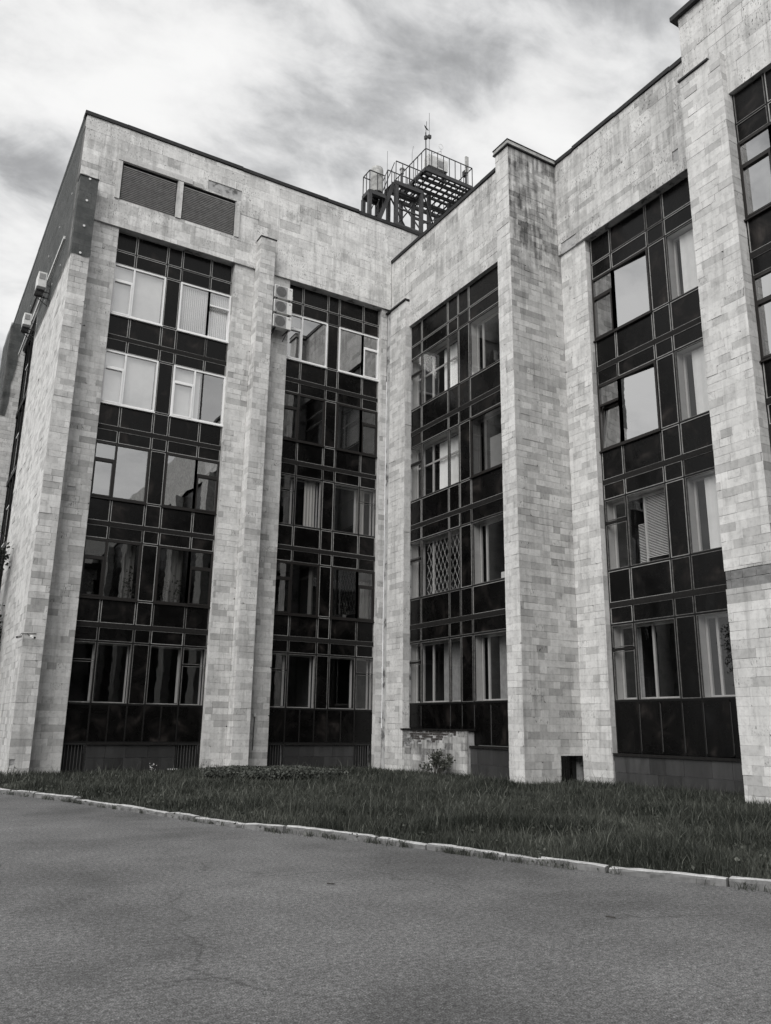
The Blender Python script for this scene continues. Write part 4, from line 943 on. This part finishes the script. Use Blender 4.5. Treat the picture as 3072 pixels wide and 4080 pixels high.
st_ = MB(); st_.bar((17.15, 30.15, 24.9), (18.15, 30.15, 27.75), 0.06, 0.2); st_.bar((17.15, 30.75, 24.9), (18.15, 30.75, 27.75), 0.06, 0.2); st_ = st_.build('stair', 'steel', o)
for k in range(11):
    q = (k+0.5)/11; mb = MB(); x = 17.15+q; z = 24.9+2.85*q; mb.box(x-0.12, x+0.12, 30.15, 30.75, z, z+0.03); mb.build('tread', 'steel', st_)
for y in (30.12, 30.78):
    mb = MB(); mb.bar((17.15, y, 26.0), (18.15, y, 28.9), 0.035)
    for q in (0.1, 0.35, 0.6, 0.85): mb.bar((17.15+q, y, 24.9+2.85*q), (17.15+q, y, 26.0+2.9*q), 0.028)
    mb.build('stair_rail', 'steel', st_)
t_ = thing('radome', 'pale grey capsule shaped antenna cover on the lowest roof platform', 'antenna', (17.3, 30.35, 26.76))
mb = MB(); mb.lathe((17.30, 30.36, 26.95), [(0.30, 0), (0.31, 0.05), (0.31, 1.25), (0.29, 1.38), (0.22, 1.45)], 24); mb.build('shell', 'capstone', t_, smooth=False)
mb = MB(); mb.lathe((17.30, 30.36, 26.76), [(0.2, 0), (0.2, 0.19)], 12); mb.build('foot', 'steel', t_)
t_ = thing('equipment_cabinet', 'white equipment box on legs on the highest roof platform', 'cabinet', (20.9, 30.6, 29.29))
mb = MB(); mb.box(20.35, 21.55, 30.35, 30.8, 29.85, 30.50); mb.build('body', 'whitemetal', t_)
mb = MB(); mb.box(20.95, 21.25, 30.33, 30.349, 29.95, 30.35); mb.build('cover', 'greyplastic', t_)
for x in (20.45, 21.45):
    mb = MB(); mb.box(x-0.05, x+0.05, 30.4, 30.75, 29.29, 29.849); mb.build('leg', 'steel', t_)
t_ = thing('panel_antenna', 'upright pale panel antenna at the right corner of the highest roof platform', 'antenna', (22.55, 30.15, 29.29))
mb = MB(); mb.bar((22.55, 30.15, 29.29), (22.55, 30.15, 30.9), 0.07, n=8); mb.build('pole', 'steel', t_)
mb = MB(); mb.box(22.47, 22.65, 30.0, 30.1, 30.05, 31.0); mb.build('panel', 'capstone', t_)
mb = MB(); mb.box(22.44, 22.62, 30.1, 30.3, 29.9, 30.2); mb.build('radio_unit', 'steel', t_)
t_ = thing('aerial_mast', 'thin mast carrying a small dish and a box above the highest roof platform', 'mast', (19.95, 30.02, 29.29))
mb = MB(); mb.bar((19.95, 30.0, 29.29), (19.93, 30.0, 31.35), 0.06, n=8); mb.build('pole', 'steel', t_)
mb = MB(); mb.lathe((0, 0, 0), [(0.03, -0.07), (0.12, -0.05), (0.19, 0.0), (0.175, 0.0), (0.10, -0.035)], 18); d_ = mb.build('dish', 'steel', t_)
d_.data.transform(Matrix.Translation((19.95, 29.95, 31.62))@Matrix.Rotation(R(60), 4, 'X')@Matrix.Rotation(R(25), 4, 'Y'))
mb = MB(); mb.box(19.87, 20.0, 29.93, 30.07, 30.95, 31.15); mb.bar((19.95, 30, 31.05), (20.15, 30, 31.1), 0.03); mb.box(20.08, 20.24, 29.94, 30.06, 31.1, 31.28); mb.bar((19.9, 29.95, 31.3), (19.92, 29.9, 31.95), 0.02); mb.build('junction_units', 'steel', t_)
for lb, x, y, z0, z1, w_ in (('tallest thin whip antenna rising from the highest roof platform', 20.35, 30.3, 29.29, 32.95, 0.022), ('thin whip antenna rising behind the lowest roof platform', 17.9, 30.4, 26.2, 29.65, 0.02), ('short bent whip antenna between the middle and highest platforms', 19.3, 30.3, 27.8, 30.1, 0.02)):
    mb = MB(); mb.bar((x, y, z0), (x, y, z1), w_, n=6)
    if 'bent' in lb: mb.bar((x, y, z1), (x+0.08, y, z1+0.4), w_*0.8, n=6)
    tag(mb.build('whip_antenna', 'steel'), lb, 'antenna', 'whip antennas on the roof')
t_ = thing('vent_cowl', 'small capped vent pipe on the middle roof platform', 'vent pipe', (18.8, 30.5, 27.8))
mb = MB(); mb.bar((18.8, 30.45, 27.82), (18.8, 30.45, 28.75), 0.09, n=10); mb.build('pipe', 'steel', t_); mb = MB(); mb.lathe((18.8, 30.45, 28.72), [(0.09, 0), (0.09, 0.22), (0.13, 0.24), (0.13, 0.3)], 14); mb.build('cowl', 'greyplastic', t_)
t_ = thing('ring_aerial', 'small white looped aerial on a thin pole above the cabinet', 'antenna', (21.3, 30.5, 29.29))
mb = MB(); mb.bar((21.3, 30.6, 30.5), (21.3, 30.6, 31.35), 0.025, n=6); mb.bar((20.8, 30.6, 30.85), (21.3, 30.6, 31.2), 0.025, n=6); mb.build('pole', 'greyplastic', t_)
mb = MB(); pr_ = None
for k in range(15):
    a = math.pi*2*k/14; q = (21.3+0.14*math.cos(a), 30.6, 31.48+0.15*math.sin(a))
    if pr_: mb.bar(pr_, q, 0.014)
    pr_ = q
mb.build('loop', 'whitemetal', t_)

# ------------------------------------------------------------------ vegetation
def in_lawn(x, y):
    if x < kerb_u(y)+0.17: return False
    if y > 29.6 and x > 3.6: return False
    if y > 28.84 and (x > 3.66 and x < 4.33 or x > 10.93 and x < 11.62): return False
    if y > 20.1:
        if x > 17.42: return False
        if y < 20.9 and x > 16.98: return False
    elif y > 12.97:
        if x > 19.42: return False
    elif x > (17.48 if y > 11.5 else 17.75): return False
    return True
def blade_mesh(name, mat, pts, hts, wid, lean, tones, seg=2):
    Nn = len(pts); ang = nrng.uniform(0, 2*np.pi, Nn); la = nrng.uniform(0, 2*np.pi, Nn)
    V = []; levels = [0.0, 0.55, 1.0] if seg == 2 else [0.0, 1.0]
    dx = np.cos(ang)*wid/2; dy = np.sin(ang)*wid/2
    verts = np.zeros((Nn, 5, 3))
    for i, (lv, ww) in enumerate(((0, 1.0), (0.55, 0.8))):
        off = lean*hts*lv**1.8
        bx = pts[:, 0]+np.cos(la)*off; by = pts[:, 1]+np.sin(la)*off; bz = pts[:, 2]+hts*lv*(1-0.25*lean*lv)
        verts[:, 2*i] = np.stack([bx-dx*ww, by-dy*ww, bz], 1); verts[:, 2*i+1] = np.stack([bx+dx*ww, by+dy*ww, bz], 1)
    off = lean*hts; verts[:, 4] = np.stack([pts[:, 0]+np.cos(la)*off, pts[:, 1]+np.sin(la)*off, pts[:, 2]+hts*(1-0.25*lean)], 1)
    base = (np.arange(Nn)*5)[:, None]
    f = np.concatenate([base+np.array([0, 1, 3]), base+np.array([0, 3, 2]), base+np.array([2, 3, 4])], 1).reshape(-1, 3)
    me = bpy.data.meshes.new(name); me.vertices.add(Nn*5); me.vertices.foreach_set('co', verts.reshape(-1).astype('f'))
    me.loops.add(len(f)*3); me.loops.foreach_set('vertex_index', f.reshape(-1).astype('i')); me.polygons.add(len(f))
    me.polygons.foreach_set('loop_start', np.arange(0, len(f)*3, 3, dtype='i')); me.polygons.foreach_set('loop_total', np.full(len(f), 3, 'i'))
    a = me.attributes.new('tone', 'FLOAT', 'FACE'); a.data.foreach_set('value', np.repeat(tones, 3).astype('f'))
    me.update(); me.validate(); me.materials.append(MAT[mat]); return link(name, me)
pts = []; T = 190000
cand = nrng.uniform([-1, 3.0], [19.5, 36], (1400000, 2))
dist = np.hypot(cand[:, 0], cand[:, 1]); az = np.degrees(np.arctan2(cand[:, 0], cand[:, 1]))
keep = (nrng.random(len(cand)) < np.clip((10.5/dist)**1.5, 0, 1)*0.80) & (az > 2) & (az < 62) & (dist > 6)
cand = cand[keep]
clump = np.sin(cand[:, 0]*2.1+np.sin(cand[:, 1]*1.7)*1.3)+np.sin(cand[:, 1]*2.6+cand[:, 0]*0.9)
cand = np.array([q for q in cand if in_lawn(q[0], q[1])])
print('blades', len(cand))
zz = np.array([lawn_z(x, y) for x, y in cand]); ku = np.array([x-kerb_u(y) for x, y in cand])
cl_ = np.sin(cand[:, 0]*2.1+np.sin(cand[:, 1]*1.7)*1.3)*0.5+np.sin(cand[:, 1]*2.6+cand[:, 0]*0.9)*0.5
dist = np.hypot(cand[:, 0], cand[:, 1])
hts = nrng.uniform(0.10, 0.26, len(cand))*(1+0.28*cl_)*np.clip(0.35+ku*1.1, 0.35, 1.0); tall = nrng.random(len(cand)) < 0.03; hts[tall] *= 1.9
wid = nrng.uniform(0.004, 0.009, len(cand))*np.clip(dist/9, 1, 3.0)
pn_ = np.array([mnoise.noise(Vector((x*0.55, y*0.55, 3.1)))+0.6*mnoise.noise(Vector((x*1.9, y*1.9, 7.7))) for x, y in cand])
hts *= np.clip(1.0-0.45*pn_, 0.5, 1.5)
tn = np.clip(nrng.beta(1.5, 3.2, len(cand))*0.85+0.34*pn_+nrng.uniform(-0.05, 0.1, len(cand)), 0, 1); tn[nrng.random(len(cand)) < 0.02] = 1.0; tn[tall] = np.clip(tn[tall]+0.35, 0, 1); wid[tall] *= 0.8
tag(blade_mesh('grass', 'grass', np.column_stack([cand, zz]), hts, wid, nrng.uniform(0.1, 0.75, len(cand)), tn), 'dark uncut grass covering the lawn between kerb and building', 'grass', kind='stuff')
def leaves_mesh(name, mat, centers, size, tones, flat=0.5, parent=None):
    Nn = len(centers); d = nrng.normal(size=(Nn, 3)); d[:, 2] = np.abs(d[:, 2])*flat+0.05; d /= np.linalg.norm(d, axis=1)[:, None]
    e = nrng.normal(size=(Nn, 3)); e -= d*(np.sum(e*d, 1))[:, None]; e /= np.linalg.norm(e, axis=1)[:, None]; g = np.cross(d, e)
    s_ = size[:, None]; l = e*s_; w_ = g*s_*0.36; fold = d*s_*0.12
    vv = np.stack([centers-l*0.5, centers-l*0.05+w_-fold*-1, centers+l*0.5, centers-l*0.05-w_+fold], 1)
    base = (np.arange(Nn)*4)[:, None]; f = np.concatenate([base+np.array([0, 1, 2]), base+np.array([0, 2, 3])], 1).reshape(-1, 3)
    me = bpy.data.meshes.new(name); me.vertices.add(Nn*4); me.vertices.foreach_set('co', vv.reshape(-1).astype('f'))
    me.loops.add(len(f)*3); me.loops.foreach_set('vertex_index', f.reshape(-1).astype('i')); me.polygons.add(len(f))
    me.polygons.foreach_set('loop_start', np.arange(0, len(f)*3, 3, dtype='i')); me.polygons.foreach_set('loop_total', np.full(len(f), 3, 'i'))
    a = me.attributes.new('tone', 'FLOAT', 'FACE'); a.data.foreach_set('value', np.repeat(tones, 2).astype('f'))
    me.update(); me.validate(); me.materials.append(MAT[mat]); return link(name, me, parent)
# leafy bed of ground cover in front of the middle pilaster
Nn = 15000; q = nrng.normal(size=(Nn, 3)); q /= np.linalg.norm(q, axis=1)[:, None]; q[:, 2] = np.abs(q[:, 2])
ax = np.array([0.93, -0.37]); ay = np.array([0.37, 0.93])
lx, ly = 2.35, 1.6
rad = nrng.uniform(0.75, 1.0, Nn)**0.5
e1 = q[:, 0]*rad*lx; e2 = q[:, 1]*rad*ly; hz = (q[:, 2]**0.22)*0.37*(0.97+0.07*np.sin(e1*3.1)+0.07*np.sin(e2*4+e1*2))
ctr = np.column_stack([11.15+e1*ax[0]+e2*ay[0], 25.35+e1*ax[1]+e2*ay[1], 0.10+hz*nrng.uniform(0.65, 1.02, Nn)])
tag(leaves_mesh('ground_cover', 'leaf', ctr, nrng.uniform(0.06, 0.12, Nn), np.clip(nrng.beta(2, 2.5, Nn)*(0.35+0.9*(ctr[:, 2]/0.55)), 0, 1), 1.4), 'low bed of broad leaved plants in the grass before the middle pilaster', 'plants', kind='stuff')  # leaf tone rises with height, painting in the bed's lit top and dark underside
# weeds along the foot of the kerb
cs_ = []; sz = []
s_ = 12.0
while s_ < KL-3:
    s_ += rng.expovariate(2.6); p_, d_ = kpoint(min(s_, KL-0.1)); nrm = Vector((d_.y, -d_.x)); nrm = nrm if nrm.x < 0 else -nrm
    big_ = rng.random() < 0.22; k_ = rng.randint(8, 24) if big_ else rng.randint(2, 7)
    for _ in range(k_):
        hh_ = rng.uniform(0, 0.16 if big_ else 0.07); cs_.append((p_.x+nrm.x*rng.uniform(-0.03, 0.07)+rng.gauss(0, 0.06 if big_ else 0.04), p_.y+rng.gauss(0, 0.09 if big_ else 0.05), 0.01+hh_)); sz.append(rng.uniform(0.025, 0.06))
cs_ = np.array(cs_); tag(leaves_mesh('kerb_weeds', 'leaf', cs_, np.array(sz), np.clip(nrng.beta(1.5, 2.5, len(cs_)), 0, 1), 0.9), 'small weeds growing in the gutter along the pale kerb', 'weeds', kind='stuff')
gp = []
s_ = 12.0
while s_ < KL-3:
    s_ += rng.expovariate(3.4); p_, d_ = kpoint(min(s_, KL-0.1)); nrm = Vector((d_.y, -d_.x)); nrm = nrm if nrm.x < 0 else -nrm; sp = rng.uniform(0.03, 0.22)
    for _ in range(int(rng.uniform(10, 70))): gp.append((p_.x+d_.x*rng.gauss(0, sp)+nrm.x*rng.uniform(-0.015, 0.035), p_.y+d_.y*rng.gauss(0, sp)+nrm.y*rng.uniform(-0.015, 0.035), 0.0))
for _ in range(9000):                                    # tufts leaning over the back of the kerb
    s_ = rng.uniform(10, KL-3); p_, d_ = kpoint(s_); q_ = 0.13+abs(rng.gauss(0, 0.06)); 
    if mnoise.noise(Vector((s_*1.3, 2.0, 5.0))) > -0.05: gp.append((p_.x+q_, p_.y, 0.06))
gp = np.array(gp); tag(blade_mesh('gutter_grass', 'grass', gp, nrng.uniform(0.03, 0.14, len(gp)), nrng.uniform(0.005, 0.010, len(gp)), nrng.uniform(0.2, 1.0, len(gp)), np.clip(nrng.beta(1.5, 2.6, len(gp)), 0, 1)), 'ragged grass tufts growing in the gutter and over the kerb edge', 'grass', kind='stuff')
# broad leaved weeds at the lawn edge near the viewer
cs_ = []; sz = []
for _ in range(900):
    y = rng.uniform(5.5, 27); x = kerb_u(y)+rng.uniform(0.25, 9.0)
    if not in_lawn(x+0.2, y) or mnoise.noise(Vector((x*0.8, y*0.8, 9.0))) < -0.05: continue
    for k in range(rng.randint(4, 9)): cs_.append((x+rng.gauss(0, 0.07), y+rng.gauss(0, 0.07), lawn_z(x, y)+rng.uniform(0.04, 0.16))); sz.append(rng.uniform(0.04, 0.085))
cs_ = np.array(cs_); tag(leaves_mesh('lawn_weeds', 'grass', cs_, np.array(sz), np.clip(nrng.beta(1.5, 2.0, len(cs_)), 0, 1), 0.9), 'broad leaved weeds scattered in patches through the grass', 'weeds', kind='stuff')
def branch(mb, a, b_, r0_, r1_, n_=7):
    a = Vector(a); b_ = Vector(b_); d = (b_-a).normalized(); up = Vector((0, 0, 1)) if abs(d.z) < 0.9 else Vector((1, 0, 0)); x = d.cross(up).normalized(); y = x.cross(d); i = len(mb.v)
    for c_, r_ in ((a, r0_), (b_, r1_)):
        for k in range(n_): mb.v.append(tuple(c_+x*r_*math.cos(2*math.pi*k/n_)+y*r_*math.sin(2*math.pi*k/n_)))
    for k in range(n_): k2 = (k+1) % n_; mb.f.append((i+k, i+k2, i+n_+k2, i+n_+k)); mb.tone.append(1); mb.pit.append(0)
# pot plants and boxes on window sills
def potted(label, x, y, z, h_, n_):
    o = thing('potted_plant', label, 'plant', (x, y, z)); mb = MB(); mb.lathe((x, y, z), [(0.06, 0), (0.085, 0.14), (0.09, 0.15)], 12); mb.build('pot', 'capstone', o)
    c_ = np.column_stack([x+nrng.normal(0, 0.11, n_), y+nrng.normal(0, 0.06, n_), z+0.14+np.abs(nrng.normal(0.25, 0.22, n_))*h_]); leaves_mesh('foliage', 'shrubleaf', c_, nrng.uniform(0.06, 0.14, n_), nrng.beta(2, 2, n_), 0.8, o)
zs_ = 2.382+3.6+0.06
for lb, x, h_, n_ in (('spiky pot plant on the sill at the far left of the second-floor window', 5.75, 1.1, 60), ('tall pot plant in the middle of the left second-floor window', 7.05, 1.6, 70), ('bushy pot plant on the sill of the second-floor window right of centre panel', 8.35, 1.2, 70), ('pale pot plant beside the curtain in the right second-floor window', 8.85, 1.5, 50)): potted(lb, x, L_G+0.24, zs_, h_, n_)
potted('leafy pot plant on the second-floor sill of the bay under the air conditioners', 15.9, L_G+0.24, zs_, 0.8, 60)
mb = MB(); mb.box(U1G+0.12, U1G+0.30, 21.75, 22.15, 6.76, 7.02); tag(mb.build('box', 'whitemetal'), 'small white box on the second-floor sill left of the deep pier', 'box')
# young shrub before the bare brick patch
sx, sy = 16.75, 24.55; so_ = thing('shrub', 'small leafy shrub sprouting before the stained low wall with bare bricks', 'shrub', (sx, sy, 0.05))
mb = MB(); tips = []
for k in range(24):
    a = rng.uniform(0, 6.28); r_ = rng.uniform(0.1, 0.80); h_ = rng.uniform(0.45, 0.95)*(1.15-0.45*r_)
    mid_ = (sx+math.cos(a)*r_*0.4, sy+math.sin(a)*r_*0.4, 0.05+h_*0.6); tip_ = (sx+math.cos(a)*r_, sy+math.sin(a)*r_, 0.05+h_)
    branch(mb, (sx+rng.gauss(0, .04), sy+rng.gauss(0, .04), 0.03), mid_, 0.012, 0.008); branch(mb, mid_, tip_, 0.008, 0.003); tips.append((mid_, tip_))
mb.build('stem', 'bark', so_)
cs_ = []
for a, b_ in tips:
    for k in range(46):
        q_ = rng.random()**0.7; cs_.append([a[i]+(b_[i]-a[i])*q_+rng.gauss(0, 0.055) for i in range(3)])
cs_ = np.array(cs_); leaves_mesh('crown', 'shrubleaf', cs_, nrng.uniform(0.05, 0.10, len(cs_)), nrng.beta(1.3, 1.8, len(cs_)), 0.8, so_)
# trees left of the building: one just enters the frame, the others only show as reflections in the right-hand glazing
def tree(label, x, y, h_, rad_, leaves_n):
    o = thing('broadleaf_tree', label, 'tree', (x, y, 0)); mb = MB(); top_ = Vector((x+rng.uniform(-.3, .3), y, h_*0.55)); branch(mb, (x, y, -0.1), top_, 0.22, 0.13, 10)
    lim = []
    for k in range(16):
        q_ = rng.uniform(0.35, 1.0); st = Vector((x, y, 0)).lerp(top_, q_); a = rng.uniform(0, 6.28); ln = rad_*rng.uniform(0.55, 1.0)
        en = st+Vector((math.cos(a)*ln, math.sin(a)*ln, rng.uniform(0.15, 0.42)*h_)); mi = st.lerp(en, 0.5)+Vector((0, 0, -0.2)); branch(mb, st, mi, 0.08, 0.05); branch(mb, mi, en, 0.05, 0.015); lim.append((mi, en))
    mb.build('trunk', 'bark', o)
    cs_ = []
    for a, b_ in lim:
        for c_ in range(7):
            cc = a.lerp(b_, rng.uniform(0.1, 1.15))+Vector((rng.gauss(0, .45), rng.gauss(0, .45), rng.gauss(0, .4)))
            for k in range(leaves_n//112): cs_.append((cc.x+rng.gauss(0, .30), cc.y+rng.gauss(0, .30), cc.z+rng.gauss(0, .24)))
    cs_ = np.array(cs_); leaves_mesh('crown', 'treeleaf', cs_, nrng.uniform(0.09, 0.18, len(cs_)), np.clip(nrng.beta(1.6, 2.6, len(cs_)), 0, 1), 0.9, o)
tree('leafy tree whose crown just enters at the left edge beside the side wall', 1.35, 36.2, 10.0, 2.4, 26000)
tree('leafy tree standing left of the building outside the frame, nearer of two', -6.5, 31.0, 11.5, 3.6, 10000)
tree('leafy tree standing left of the building outside the frame, farther of two', -7.5, 43.0, 14.0, 4.0, 10000)
for k, (x, y, h_, r_) in enumerate(((-15, 12, 12, 3.8), (-14, 22, 13, 4.0), (-9, -13, 12, 4.0), (2, -15, 13, 4.2), (11, -17, 12, 4.0))):
    tree(('leafy tree across the road left of the viewer, nearer of two', 'leafy tree across the road left of the viewer, farther of two', 'leafy tree behind the viewer, leftmost of three before the opposite block', 'leafy tree behind the viewer, middle of three before the opposite block', 'leafy tree behind the viewer, rightmost of three before the opposite block')[k], x, y, h_, r_, 5000)
ob = thing('office_building', 'grey block with rows of dark windows across the road behind the viewer', 'building', (-5, -30, 0))
mb = MB(); mb.box(-45, 30, -42, -30, -0.3, 17.5); mb.build('wall', 'concrete', ob)
mb = MB(); mb.box(-45.3, 30.3, -42.3, -29.6, 17.5, 18.0); mb.build('roof', 'flashing', ob)
for r_ in range(5):
    for k in range(24):
        mb = MB(); x = -43.5+k*3.05; mb.box(x, x+1.8, -30.0, -29.96, 1.4+3.3*r_, 3.2+3.3*r_); mb.build('window', 'panel', ob)
# ------------------------------------------------------------------ small things on the road
o = thing('manhole_cover', 'round iron manhole cover in the asphalt at the left edge', 'manhole cover', (1.25, 12.1, 0))
mb = MB(); mb.lathe((1.25, 12.1, -0.02), [(0.36, 0), (0.36, 0.027), (0.33, 0.030)], 28); mb.build('rim', 'grille', o); mb = MB(); mb.lathe((1.25, 12.1, 0), [(0.30, 0), (0.30, 0.016)], 28); mb.build('lid', 'slat', o)
for k, (x, y, lb) in enumerate(((4.75, 9.0, 'dark twig on the asphalt below the kerb'), (6.35, 6.25, 'dark twig on the asphalt at the right'))):
    mb = MB(); a = rng.uniform(0, 3); cx_, sx_ = math.cos(a), math.sin(a)
    if 'twig' in lb: mb.bar((x, y, 0.012), (x+0.09*cx_, y+0.09*sx_, 0.016), 0.012, 0.01); tag(mb.build('twig', 'bark'), lb, 'twig')
    else:
        mb.quad([(x, y, 0.006), (x+0.025*cx_, y+0.04*sx_, 0.02), (x+0.08*cx_-0.02*sx_, y+0.08*sx_+0.02*cx_, 0.008), (x+0.03*cx_-0.05*sx_, y+0.03*sx_+0.05*cx_, 0.018)]); tag(mb.build('dry_leaf', 'greyplastic'), lb, 'leaf')
sc.render.engine = 'CYCLES'
sc.cycles.max_bounces = 6; sc.cycles.diffuse_bounces = 2; sc.cycles.glossy_bounces = 3; sc.cycles.transparent_max_bounces = 8; sc.cycles.caustics_reflective = False; sc.cycles.caustics_refractive = False
